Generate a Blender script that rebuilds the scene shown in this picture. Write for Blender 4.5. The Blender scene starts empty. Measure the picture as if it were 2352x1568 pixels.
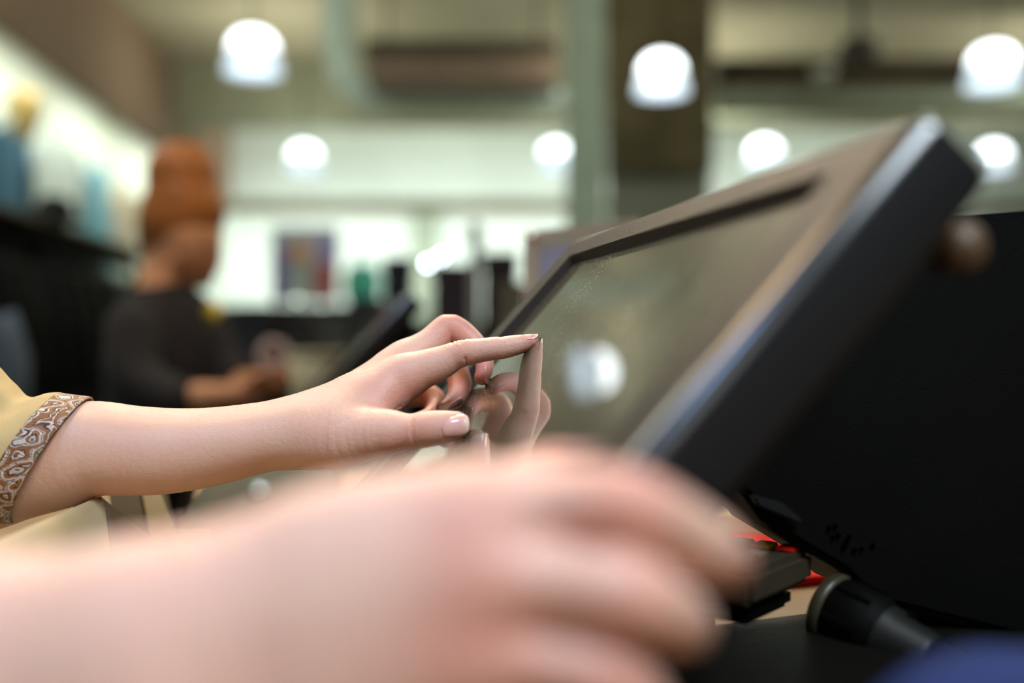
import bpy, bmesh, math, random
import numpy as np
from mathutils import Vector, Matrix
random.seed(7); np.random.seed(7)
SC = bpy.context.scene
COL = SC.collection
FPX = 35.0/36.0*2352.0
CAMZ = 1.2
FOCUS = 0.52
def P(px, py, d):                       # a point seen at (px, py) of the 2352x1568 photo, d metres ahead
    return Vector(((px-1176.0)/FPX*d, d, CAMZ+(784.0-py)/FPX*d))
def lin(c):
    return tuple(((v/255.0)/12.92 if v <= 10 else (((v/255.0)+0.055)/1.055)**2.4) for v in c)

# ------------------------------------------------------------------ camera
cam = bpy.data.cameras.new('camera'); camo = bpy.data.objects.new('camera', cam); COL.objects.link(camo)
camo.location = (0, 0, CAMZ); camo.rotation_euler = (math.pi/2, 0, 0)
cam.lens = 35; cam.sensor_width = 36; cam.sensor_fit = 'HORIZONTAL'
cam.clip_start = 0.02; cam.clip_end = 100
cam.dof.use_dof = True; cam.dof.focus_distance = FOCUS; cam.dof.aperture_fstop = 2.3
SC.camera = camo
# ------------------------------------------------------------------ view, world
SC.view_settings.view_transform = 'Standard'; SC.view_settings.look = 'None'
SC.view_settings.gamma = 1.0; SC.view_settings.use_curve_mapping = False
SC.view_settings.exposure = 0.0
w = bpy.data.worlds.new('world'); SC.world = w; w.use_nodes = True
w.node_tree.nodes['Background'].inputs[0].default_value = (0.55, 0.6, 0.55, 1)
w.node_tree.nodes['Background'].inputs[1].default_value = 0.3
try:
    SC.cycles.use_denoising = True
    SC.cycles.max_bounces = 8; SC.cycles.diffuse_bounces = 3; SC.cycles.glossy_bounces = 4
    SC.cycles.transmission_bounces = 4; SC.cycles.caustics_reflective = False; SC.cycles.caustics_refractive = False
    SC.cycles.sample_clamp_indirect = 6.0
except Exception: pass
# ------------------------------------------------------------------ area lights (several added for brightness)
def area(name, loc, aim, sx, sy, power, col):
    l = bpy.data.lights.new(name, 'AREA'); l.shape = 'RECTANGLE'; l.size = sx; l.size_y = sy
    l.energy = power; l.color = col
    o = bpy.data.objects.new(name, l); COL.objects.link(o)
    o.location = loc; d = Vector(aim)-Vector(loc)
    o.rotation_euler = d.to_track_quat('-Z', 'Y').to_euler()
    return o
COOL = (0.86, 0.95, 1.0); WARM = (1.0, 0.70, 0.40); NEUT = (0.93, 1.0, 0.93)
area('added_hand_light', (0.36, -0.22, 2.02), (0.03, 0.26, 1.14), 0.45, 0.4, 2.1, (0.80, 0.92, 1.0)).data.spread = math.radians(62)  # added area light with no fixture, brightens the hands
area('hand_fill_light', (-0.1, -2.2, 2.6), (-0.08, 0.4, 1.12), 1.2, 0.8, 6.5, (0.95, 0.97, 1.0))  # added fill from behind the camera
area('warm_till_light', (-0.62, 0.75, 2.35), (-0.28, 0.5, 1.1), 0.35, 0.35, 7, WARM)
area('rear_fill_light', (-0.35, 2.3, 3.1), (0.05, 0.55, 1.1), 0.6, 0.5, 7.5, (1.0, 0.80, 0.58)).data.spread = math.radians(70)  # added warm light for the counter behind the screen and the finger rims
area('woman_fill_light', (-0.35, 1.35, 3.0), (-0.72, 2.15, 1.35), 0.5, 0.5, 1.9, (1.0, 0.86, 0.66)).data.spread = math.radians(50)  # added soft light on the woman, no lamp hangs there
area('daylight_panel', (-1.60, -1.42, 4.36), (0.1, 0.25, 1.2), 0.6, 0.6, 48, (0.28, 0.53, 1.0))
for i, (x, y) in enumerate([(-3.0, 3.0), (2.6, 5.0), (2.2, 11.6), (6.0, 8.5)]):
    area('shop_fill_light', (x, y, 4.45), (x, y, 0), 1.2, 1.2, 80, NEUT)  # added ceiling light without a fixture, brightens the shop
for i, (x, y) in enumerate([(0.9, 3.4), (-2.0, 6.4), (1.0, 8.0), (4.6, 7.5), (-2.6, 11.0), (2.0, 12.0), (6.5, 11.5)]):
    area('ceiling_fill_light', (x, y, 3.3), (x, y, 5), 0.8, 0.8, 27, (1.0, 0.98, 0.88))  # added, faces up to brighten the ceiling
for x in (-3.6, -0.9, 1.8, 5.5):
    area('far_wall_fill_light', (x, 15.2, 2.0), (x, 17, 3.2), 2.2, 0.3, 74, (0.94, 1.0, 1.0))  # added in front of the far wall to make it bright
for y in (5.0, 7.5, 10.0, 12.5, 15.0):
    area('soffit_light', (-3.32-0.1*y, y, 3.92), (-4.05-0.1*y, y, 2.3), 2.4, 0.12, 26, (0.93, 1.0, 0.86))
# ------------------------------------------------------------------ materials
MATS = {}
def mat(name, rgb, rough=0.5, metal=0.0, spec=0.5, var=0.06, vscale=8.0, bump=0.0, bscale=60.0, emit=0.0, sss=0.0, coat=0.0, ecol=None, alpha=1.0, trans=0.0):
    if name in MATS: return MATS[name]
    m = bpy.data.materials.new(name); m.use_nodes = True; nt = m.node_tree
    b = nt.nodes['Principled BSDF']; c = lin(rgb)
    tc = nt.nodes.new('ShaderNodeTexCoord')
    nz = nt.nodes.new('ShaderNodeTexNoise'); nz.inputs['Scale'].default_value = vscale; nz.inputs['Detail'].default_value = 4
    nt.links.new(tc.outputs['Object'], nz.inputs['Vector'])
    rp = nt.nodes.new('ShaderNodeValToRGB')
    rp.color_ramp.elements[0].position = 0.3; rp.color_ramp.elements[1].position = 0.7
    rp.color_ramp.elements[0].color = tuple(max(0, v*(1-var*2)) for v in c)+(1,)
    rp.color_ramp.elements[1].color = tuple(min(1, v*(1+var*2)) for v in c)+(1,)
    nt.links.new(nz.outputs['Fac'], rp.inputs['Fac']); nt.links.new(rp.outputs['Color'], b.inputs['Base Color'])
    b.inputs['Roughness'].default_value = rough; b.inputs['Metallic'].default_value = metal
    b.inputs['Specular IOR Level'].default_value = spec
    if coat: b.inputs['Coat Weight'].default_value = coat; b.inputs['Coat Roughness'].default_value = 0.08
    if trans: b.inputs['Transmission Weight'].default_value = trans
    if emit:
        b.inputs['Emission Color'].default_value = lin(ecol or rgb)+(1,); b.inputs['Emission Strength'].default_value = emit
    if bump:
        n2 = nt.nodes.new('ShaderNodeTexNoise'); n2.inputs['Scale'].default_value = bscale; n2.inputs['Detail'].default_value = 3
        nt.links.new(tc.outputs['Object'], n2.inputs['Vector'])
        bp = nt.nodes.new('ShaderNodeBump'); bp.inputs['Strength'].default_value = bump; bp.inputs['Distance'].default_value = 0.001
        nt.links.new(n2.outputs['Fac'], bp.inputs['Height']); nt.links.new(bp.outputs['Normal'], b.inputs['Normal'])
    MATS[name] = m
    return m
# ------------------------------------------------------------------ object helpers
def tag(o, label=None, cat=None, group=None, kind=None):
    if label: o['label'] = label
    if cat: o['category'] = cat
    if group: o['group'] = group
    if kind: o['kind'] = kind
    return o
def empty(name, loc, label, cat, group=None):
    o = bpy.data.objects.new(name, None); COL.objects.link(o); o.location = loc; o.empty_display_size = 0.02
    return tag(o, label, cat, group)
def link(name, me, m, parent=None, smooth=False):
    o = bpy.data.objects.new(name, me); COL.objects.link(o)
    if m is not None and len(me.materials) == 0: me.materials.append(m)
    if smooth:
        for p in me.polygons: p.use_smooth = True
    if parent is not None:
        o.parent = parent
        o.matrix_parent_inverse = Matrix.Translation(parent.matrix_local.inverted() @ Vector((0,0,0))) if False else parent_inv(parent)
    return o
def parent_inv(p):
    return world_mat(p).inverted()
def world_mat(p):
    m = Matrix.Translation(p.location) @ p.rotation_euler.to_matrix().to_4x4() @ Matrix.Diagonal(tuple(p.scale)+(1,))
    if p.parent: return world_mat(p.parent) @ p.matrix_parent_inverse @ m
    return m
class MB:
    def __init__(s): s.v = []; s.f = []
    def add(s, vs, fs):
        k = len(s.v); s.v += [tuple(v) for v in vs]; s.f += [tuple(i+k for i in f) for f in fs]; return s
    def box(s, lo, hi, M=None):
        vs = [Vector((x, y, z)) for z in (lo[2], hi[2]) for y in (lo[1], hi[1]) for x in (lo[0], hi[0])]
        if M: vs = [M @ v for v in vs]
        return s.add(vs, [(0,2,3,1), (4,5,7,6), (0,1,5,4), (2,6,7,3), (0,4,6,2), (1,3,7,5)])
    def prism(s, poly, e0, e1, M=None):     # poly: 3-D points, extruded e0..e1 as vectors
        n = len(poly); a = [Vector(p)+Vector(e0) for p in poly]; b = [Vector(p)+Vector(e1) for p in poly]
        vs = a+b
        if M: vs = [M @ v for v in vs]
        return s.add(vs, [tuple(range(n))[::-1], tuple(range(n, 2*n))]+[(i, (i+1) % n, n+(i+1) % n, n+i) for i in range(n)])
    def tube(s, pts, r, seg=12, cap=True):
        pts = [Vector(p) for p in pts]; n = len(pts)
        rs = r if isinstance(r, (list, tuple)) else [r]*n
        k0 = len(s.v); up = None; rings = []
        for i, p in enumerate(pts):
            t = (pts[min(i+1, n-1)]-pts[max(i-1, 0)]).normalized()
            if up is None: up = t.orthogonal().normalized()
            up = (up - t*up.dot(t)).normalized(); sd = t.cross(up)
            rings.append([p+(up*math.cos(a)+sd*math.sin(a))*rs[i] for a in [2*math.pi*j/seg for j in range(seg)]])
        vs = [v for rg in rings for v in rg]; fs = []
        for i in range(n-1):
            for j in range(seg):
                fs.append((i*seg+j, i*seg+(j+1) % seg, (i+1)*seg+(j+1) % seg, (i+1)*seg+j))
        if cap: fs += [tuple(range(seg))[::-1], tuple(range((n-1)*seg, n*seg))]
        return s.add(vs, fs)
    def lathe(s, prof, c, axis=(0,0,1), seg=32):
        ax = Vector(axis).normalized(); u = ax.orthogonal().normalized(); w_ = ax.cross(u); c = Vector(c)
        vs = []; fs = []; n = len(prof)
        for (r, h) in prof:
            for j in range(seg):
                a = 2*math.pi*j/seg; vs.append(c+ax*h+(u*math.cos(a)+w_*math.sin(a))*r)
        for i in range(n-1):
            for j in range(seg):
                fs.append((i*seg+j, i*seg+(j+1) % seg, (i+1)*seg+(j+1) % seg, (i+1)*seg+j))
        return s.add(vs, fs)
    def mesh(s, name, bevel=0.0, bseg=2):
        me = bpy.data.meshes.new(name); me.from_pydata(s.v, [], s.f); me.update()
        bm = bmesh.new(); bm.from_mesh(me)
        bmesh.ops.recalc_face_normals(bm, faces=bm.faces)
        if bevel:
            bmesh.ops.bevel(bm, geom=[e for e in bm.edges if len(e.link_faces) == 2 and e.calc_face_angle(0) > 0.35], offset=bevel, segments=bseg, affect='EDGES', clamp_overlap=True)
        bm.to_mesh(me); bm.free()
        return me
    def obj(s, name, m, parent=None, bevel=0.0, smooth=False, bseg=2):
        o = link(name, s.mesh(name, bevel, bseg), m, parent, smooth or bevel > 0)
        if bevel > 0:
            try:
                bm = bmesh.new(); bm.from_mesh(o.data)
                for e in bm.edges:
                    if len(e.link_faces) == 2 and e.calc_face_angle(0) > 0.6: e.smooth = False
                bm.to_mesh(o.data); bm.free()
            except Exception: pass
        return o
# ------------------------------------------------------------------ smooth-union bodies (signed distance + surface nets)
def smin(a, b, k):
    h = np.clip(0.5+0.5*(b-a)/k, 0, 1)
    return b+(a-b)*h-k*h*(1-h)
def resample(st, step):
    """st: list of (Vector, ru, rv, n). Catmull-Rom through the stations."""
    pts = np.array([list(s[0])+[s[1], s[2]]+list(s[3]) for s in st], float)
    if len(pts) == 1: return pts
    ext = np.vstack([2*pts[0]-pts[1], pts, 2*pts[-1]-pts[-2]]); ext[0, 3:] = pts[0, 3:]; ext[-1, 3:] = pts[-1, 3:]
    out = []
    for i in range(1, len(ext)-2):
        p0, p1, p2, p3 = ext[i-1], ext[i], ext[i+1], ext[i+2]
        n = max(1, int(np.linalg.norm(p2[:3]-p1[:3])/step))
        for j in range(n):
            t = j/n
            out.append(0.5*((2*p1)+(-p0+p2)*t+(2*p0-5*p1+4*p2-p3)*t*t+(-p0+3*p1-3*p2+p3)*t**3))
    out.append(pts[-1]); return np.array(out)
class Field:
    def __init__(s, lo, hi, h):
        s.lo = np.array(lo, float); s.h = h
        s.n = np.ceil((np.array(hi)-s.lo)/h).astype(int)+1
        s.f = np.full(s.n, 0.05, np.float32)
        s.ax = [s.lo[i]+h*np.arange(s.n[i]) for i in range(3)]
    def sub(s, lo, hi):
        a = np.clip(np.floor((np.array(lo)-s.lo)/s.h).astype(int), 0, s.n); b = np.clip(np.ceil((np.array(hi)-s.lo)/s.h).astype(int)+1, 0, s.n)
        return tuple(slice(int(a[i]), int(b[i])) for i in range(3))
    def chain(s, st, step=0.004, margin=0.008):
        """distance field of a swept tapering ellipse; returns (slices, array)"""
        q = resample(st, step)
        R = q[:, 3:5].max()+margin
        S = s.sub(q[:, :3].min(0)-R, q[:, :3].max(0)+R)
        shp = [len(s.ax[i][S[i]]) for i in range(3)]
        out = np.full(shp, 0.05, np.float32)
        if min(shp) == 0: return S, out
        for i in range(max(1, len(q)-1)):
            a = q[i]; b = q[min(i+1, len(q)-1)]
            r = max(a[3], a[4], b[3], b[4])+margin
            T = s.sub(np.minimum(a[:3], b[:3])-r, np.maximum(a[:3], b[:3])+r)
            U = tuple(slice(max(T[k].start, S[k].start), min(T[k].stop, S[k].stop)) for k in range(3))
            if any(U[k].stop <= U[k].start for k in range(3)): continue
            X = s.ax[0][U[0]][:, None, None]-a[0]; Y = s.ax[1][U[1]][None, :, None]-a[1]; Z = s.ax[2][U[2]][None, None, :]-a[2]
            d = b[:3]-a[:3]; L = np.linalg.norm(d)
            ax = d/L if L > 1e-9 else np.array([1., 0, 0])
            nn = (a[5:8]+b[5:8]); nn = nn-ax*np.dot(nn, ax); nn /= (np.linalg.norm(nn)+1e-12)
            uu = np.cross(ax, nn)
            l = X*ax[0]+Y*ax[1]+Z*ax[2]
            t = np.clip(l/max(L, 1e-9), 0, 1)
            pn = X*nn[0]+Y*nn[1]+Z*nn[2]; pu = X*uu[0]+Y*uu[1]+Z*uu[2]
            ru = a[3]+(b[3]-a[3])*t; rv = a[4]+(b[4]-a[4])*t; rl = np.minimum(ru, rv)
            pl = l-t*L
            k0 = np.sqrt((pu/ru)**2+(pn/rv)**2+(pl/rl)**2)
            k1 = np.sqrt((pu/ru**2)**2+(pn/rv**2)**2+(pl/rl**2)**2)+1e-9
            dd = k0*(k0-1)/k1
            V = tuple(slice(U[k].start-S[k].start, U[k].stop-S[k].start) for k in range(3))
            out[V] = np.minimum(out[V], dd.astype(np.float32))
        return S, out
    def add(s, st, k=0.006, **kw):
        S, d = s.chain(st, margin=k+0.004, **kw)
        s.f[S] = smin(s.f[S], d, k)
    def carve(s, st, k=0.002, **kw):
        S, d = s.chain(st, margin=k+0.003, **kw)
        s.f[S] = -smin(-s.f[S], d, k)
    def mesh(s, smooth=4):
        f = s.f; n = f.shape; ins = f < 0
        c = np.zeros([d-1 for d in n], np.uint8)
        for dx in (0, 1):
            for dy in (0, 1):
                for dz in (0, 1):
                    c += ins[dx:n[0]-1+dx, dy:n[1]-1+dy, dz:n[2]-1+dz]
        act = (c > 0) & (c < 8)
        idx = -np.ones(act.shape, np.int64); A = np.argwhere(act); idx[act] = np.arange(len(A))
        pos = np.zeros((len(A), 3)); cnt = np.zeros(len(A))
        corners = [(x, y, z) for x in (0, 1) for y in (0, 1) for z in (0, 1)]
        vals = {cc: f[A[:, 0]+cc[0], A[:, 1]+cc[1], A[:, 2]+cc[2]].astype(float) for cc in corners}
        for ca in corners:
            for k in range(3):
                if ca[k] == 0:
                    cb = list(ca); cb[k] = 1; cb = tuple(cb)
                    va, vb = vals[ca], vals[cb]; m = (va < 0) != (vb < 0)
                    t = np.where(m, va/(va-vb+1e-20), 0)
                    pt = np.tile(np.array(ca, float), (len(A), 1)); pt[:, k] += t
                    pos[m] += pt[m]; cnt[m] += 1
        v = s.lo+(A+pos/np.maximum(cnt, 1)[:, None])*s.h
        F = []
        for k in range(3):
            o = [i for i in range(3) if i != k]
            sl0 = [slice(1, n[i]-1) for i in range(3)]; sl0[k] = slice(0, n[k]-1)
            sl1 = list(sl0); sl1[k] = slice(1, n[k])
            a = ins[tuple(sl0)]; b = ins[tuple(sl1)]
            E = np.argwhere(a != b); base = E.copy()
            for i in o: base[:, i] += 1
            flip = a[tuple(E.T)]
            def cell(d0, d1):
                q = base.copy(); q[:, o[0]] -= d0; q[:, o[1]] -= d1
                return idx[q[:, 0], q[:, 1], q[:, 2]]
            q = np.stack([cell(1, 1), cell(0, 1), cell(0, 0), cell(1, 0)], 1)
            if k == 1: flip = ~flip
            q[~flip] = q[~flip][:, ::-1]
            F.append(q)
        F = np.vstack(F); F = F[(F >= 0).all(1)]
        # light Taubin smoothing
        e = np.vstack([F[:, [0, 1]], F[:, [1, 2]], F[:, [2, 3]], F[:, [3, 0]]]); e = np.vstack([e, e[:, ::-1]])
        deg = np.bincount(e[:, 0], minlength=len(v)).astype(float)[:, None]+1e-9
        for it in range(smooth):
            for lam in (0.55, -0.56):
                av = np.stack([np.bincount(e[:, 0], weights=v[e[:, 1], i], minlength=len(v)) for i in range(3)], 1)/deg
                v = v+lam*(av-v)
        return v, F
def mesh_from(name, parts, smoothshade=True):
    V = []; F = []; k = 0
    for v, f in parts: V.append(v); F.append(f+k); k += len(v)
    V = np.vstack(V); F = np.vstack(F)
    me = bpy.data.meshes.new(name)
    me.vertices.add(len(V)); me.vertices.foreach_set('co', V.astype(np.float32).ravel())
    me.loops.add(len(F)*4); me.loops.foreach_set('vertex_index', F.astype(np.int32).ravel())
    me.polygons.add(len(F)); me.polygons.foreach_set('loop_start', np.arange(0, len(F)*4, 4, dtype=np.int32))
    try: me.polygons.foreach_set('loop_total', np.full(len(F), 4, np.int32))
    except Exception: pass
    me.polygons.foreach_set('use_smooth', np.ones(len(F), bool))
    me.update(calc_edges=True); me.validate()
    return me, V
def N3(x, y, z):
    return Vector((x, y, z)).normalized()
def st(px, py, d, rpx, ratio=1.0, n=(0, -1, 0)):
    """a station given in photo pixels: rpx = radius seen in the picture, ratio = radius along n over it"""
    r = rpx*d/FPX
    return (P(px, py, d), r, r*ratio, Vector(n))
# ------------------------------------------------------------------ skin
def skin_mat(name, base, red, sss=0.22, rough=0.42, flush=0.75):
    m = bpy.data.materials.new(name); m.use_nodes = True; nt = m.node_tree; b = nt.nodes['Principled BSDF']
    tc = nt.nodes.new('ShaderNodeTexCoord')
    at = nt.nodes.new('ShaderNodeAttribute'); at.attribute_name = 'flush'
    nz = nt.nodes.new('ShaderNodeTexNoise'); nz.inputs['Scale'].default_value = 38; nz.inputs['Detail'].default_value = 5
    nt.links.new(tc.outputs['Object'], nz.inputs['Vector'])
    mx = nt.nodes.new('ShaderNodeMix'); mx.data_type = 'RGBA'
    mx.inputs['A'].default_value = lin(base)+(1,); mx.inputs['B'].default_value = lin(red)+(1,)
    ad = nt.nodes.new('ShaderNodeMath'); ad.operation = 'MULTIPLY_ADD'
    ml = nt.nodes.new('ShaderNodeMath'); ml.operation = 'MULTIPLY'; ml.inputs[1].default_value = 0.42
    nt.links.new(nz.outputs['Fac'], ml.inputs[0])
    nt.links.new(at.outputs['Fac'], ad.inputs[0]); ad.inputs[1].default_value = flush; nt.links.new(ml.outputs[0], ad.inputs[2])
    ad.use_clamp = True
    nt.links.new(ad.outputs[0], mx.inputs['Factor']); nt.links.new(mx.outputs['Result'], b.inputs['Base Color'])
    b.inputs['Roughness'].default_value = rough; b.inputs['Specular IOR Level'].default_value = 0.42
    b.inputs['Subsurface Weight'].default_value = sss
    b.inputs['Subsurface Radius'].default_value = (1.0, 0.38, 0.18); b.inputs['Subsurface Scale'].default_value = 0.006
    v1 = nt.nodes.new('ShaderNodeTexVoronoi'); v1.inputs['Scale'].default_value = 1400
    n2 = nt.nodes.new('ShaderNodeTexNoise'); n2.inputs['Scale'].default_value = 420; n2.inputs['Detail'].default_value = 4
    nt.links.new(tc.outputs['Object'], v1.inputs['Vector']); nt.links.new(tc.outputs['Object'], n2.inputs['Vector'])
    sm = nt.nodes.new('ShaderNodeMath'); sm.operation = 'MULTIPLY_ADD'; sm.inputs[1].default_value = 0.35
    nt.links.new(v1.outputs['Distance'], sm.inputs[0]); nt.links.new(n2.outputs['Fac'], sm.inputs[2])
    bp = nt.nodes.new('ShaderNodeBump'); bp.inputs['Strength'].default_value = 0.55; bp.inputs['Distance'].default_value = 0.0005
    nt.links.new(sm.outputs[0], bp.inputs['Height']); nt.links.new(bp.outputs['Normal'], b.inputs['Normal'])
    return m
SKIN = skin_mat('skin', (230, 194, 174), (214, 132, 114))
SKIN2 = skin_mat('skin_warm', (214, 156, 108), (184, 104, 70))
NAIL = mat('nail', (232, 178, 168), rough=0.16, spec=0.6, var=0.03, vscale=200, coat=0.6)
NAILTIP = mat('nail_edge', (235, 205, 180), rough=0.2, spec=0.6, var=0.02, coat=0.5)
def paint_flush(me, V, spots):
    a = np.zeros(len(V))
    for (c, r, s) in spots:
        a += s*np.exp(-((V-np.array(c))**2).sum(1)/(r*r))
    at = me.attributes.new('flush', 'FLOAT', 'POINT'); at.data.foreach_set('value', np.clip(a, 0, 1).astype(np.float32))
def crease(V, F, arcs):
    """press fine skin folds into the surface; arcs: (points, width, depth)"""
    nv = np.zeros_like(V); q = V[F]
    nrm = np.cross(q[:, 2]-q[:, 0], q[:, 3]-q[:, 1])
    for j in range(4):
        for i in range(3): nv[:, i] += np.bincount(F[:, j], weights=nrm[:, i], minlength=len(V))
    nv /= np.linalg.norm(nv, axis=1)[:, None]+1e-12
    off = np.zeros(len(V))
    for pts, wd, dp in arcs:
        pts = np.array([list(p) for p in pts]); best = np.full(len(V), 9.0)
        box = ((V > pts.min(0)-0.012) & (V < pts.max(0)+0.012)).all(1); vi = np.where(box)[0]
        if len(vi) == 0: continue
        b_ = np.full(len(vi), 9.0)
        for a, b in zip(pts[:-1], pts[1:]):
            d = b-a; t = np.clip(((V[vi]-a)@d)/(d@d+1e-12), 0, 1)
            b_ = np.minimum(b_, np.linalg.norm(V[vi]-a-t[:, None]*d, axis=1))
        off[vi] -= dp*np.exp(-(b_/wd)**2)
    return V+nv*off[:, None]
def arc_on(c, axis, r, a0, a1, n=14, up=(0, 0, 1)):
    """arc round a finger: 0 = towards the camera, 90 = up"""
    ax = Vector(axis).normalized(); cam_ = Vector((0, -1, 0)); cam_ = (cam_-ax*cam_.dot(ax)).normalized(); u = ax.cross(cam_)
    if u.z < 0: u = -u
    return [Vector(c)+(cam_*math.cos(math.radians(a))+u*math.sin(math.radians(a)))*r for a in np.linspace(a0, a1, n)]
def nail(name, c, axis, nrm, wd, ln, R, parent, thick=0.0005, label=None, tip=True):
    ax = Vector(axis).normalized(); nn = Vector(nrm); nn = (nn-ax*nn.dot(ax)).normalized(); sd = ax.cross(nn)
    def patch(v0, v1, lift, grow):
        vs = []; fs = []; nu, nv = 17, 15
        for j in range(nv):
            v = v0+(v1-v0)*j/(nv-1)
            for i in range(nu):
                u = -1+2*i/(nu-1)
                hw = (1-abs(v)**2.5)**(1/2.5) if v > 0 else (1-abs(v)**4.5)**(1/4.5)
                x = u*wd/2*hw*grow*(0.94+0.06*v)
                ph = x/R
                z = R*math.cos(ph)-R - 0.045*ln*(v*v) - 0.03*ln*v
                vs.append(Vector(c)+ax*(v*ln/2)+sd*(R*math.sin(ph))+nn*(z+lift))
        for j in range(nv-1):
            for i in range(nu-1): fs.append((j*nu+i, j*nu+i+1, (j+1)*nu+i+1, (j+1)*nu+i))
        return vs, fs
    def shell(v0, v1, lift, grow, m, nm, par):
        a, fa = patch(v0, v1, lift, grow); b, fb = patch(v0, v1, lift-thick, grow)
        mb = MB(); mb.add(a, fa); mb.add(b, [f[::-1] for f in fb])
        nu, nv = 17, 15; k = nu*nv
        rim = [i for i in range(nu)]+[j*nu+nu-1 for j in range(1, nv)]+[(nv-1)*nu+i for i in range(nu-2, -1, -1)]+[j*nu for j in range(nv-2, 0, -1)]
        mb.f += [(rim[i], rim[(i+1) % len(rim)], k+rim[(i+1) % len(rim)], k+rim[i]) for i in range(len(rim))]
        return mb.obj(nm, m, par, smooth=True)
    o = shell(-0.999, 0.80, 0.0, 1.0, NAIL, name, parent)
    if tip: shell(0.76, 0.999, 0.00008, 1.02, NAILTIP, 'nail_edge', o)
    return o

# ------------------------------------------------------------------ screen geometry (the till the hands work at)
def unit(v): v = Vector(v); return v.normalized()
T = P(1240, 772, FOCUS)                       # where the finger touches the glass
HX = unit((-0.211, 1, 0))                     # along the screen's width, away from the camera
PX = unit((1, 0.211, 0))
TILT = math.radians(48.0)
VX = (PX*math.cos(TILT)+Vector((0, 0, 1))*math.sin(TILT)).normalized()   # up the screen
NX = HX.cross(VX); NX = NX if NX.z > 0 else -NX                           # out of the screen
def on_plane(px, py, lift=0.0):
    r = P(px, py, 1.0)-Vector((0, 0, CAMZ)); o = Vector((0, 0, CAMZ))
    d = ((T+NX*lift-o).dot(NX))/r.dot(NX)
    return o+r*d

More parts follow.
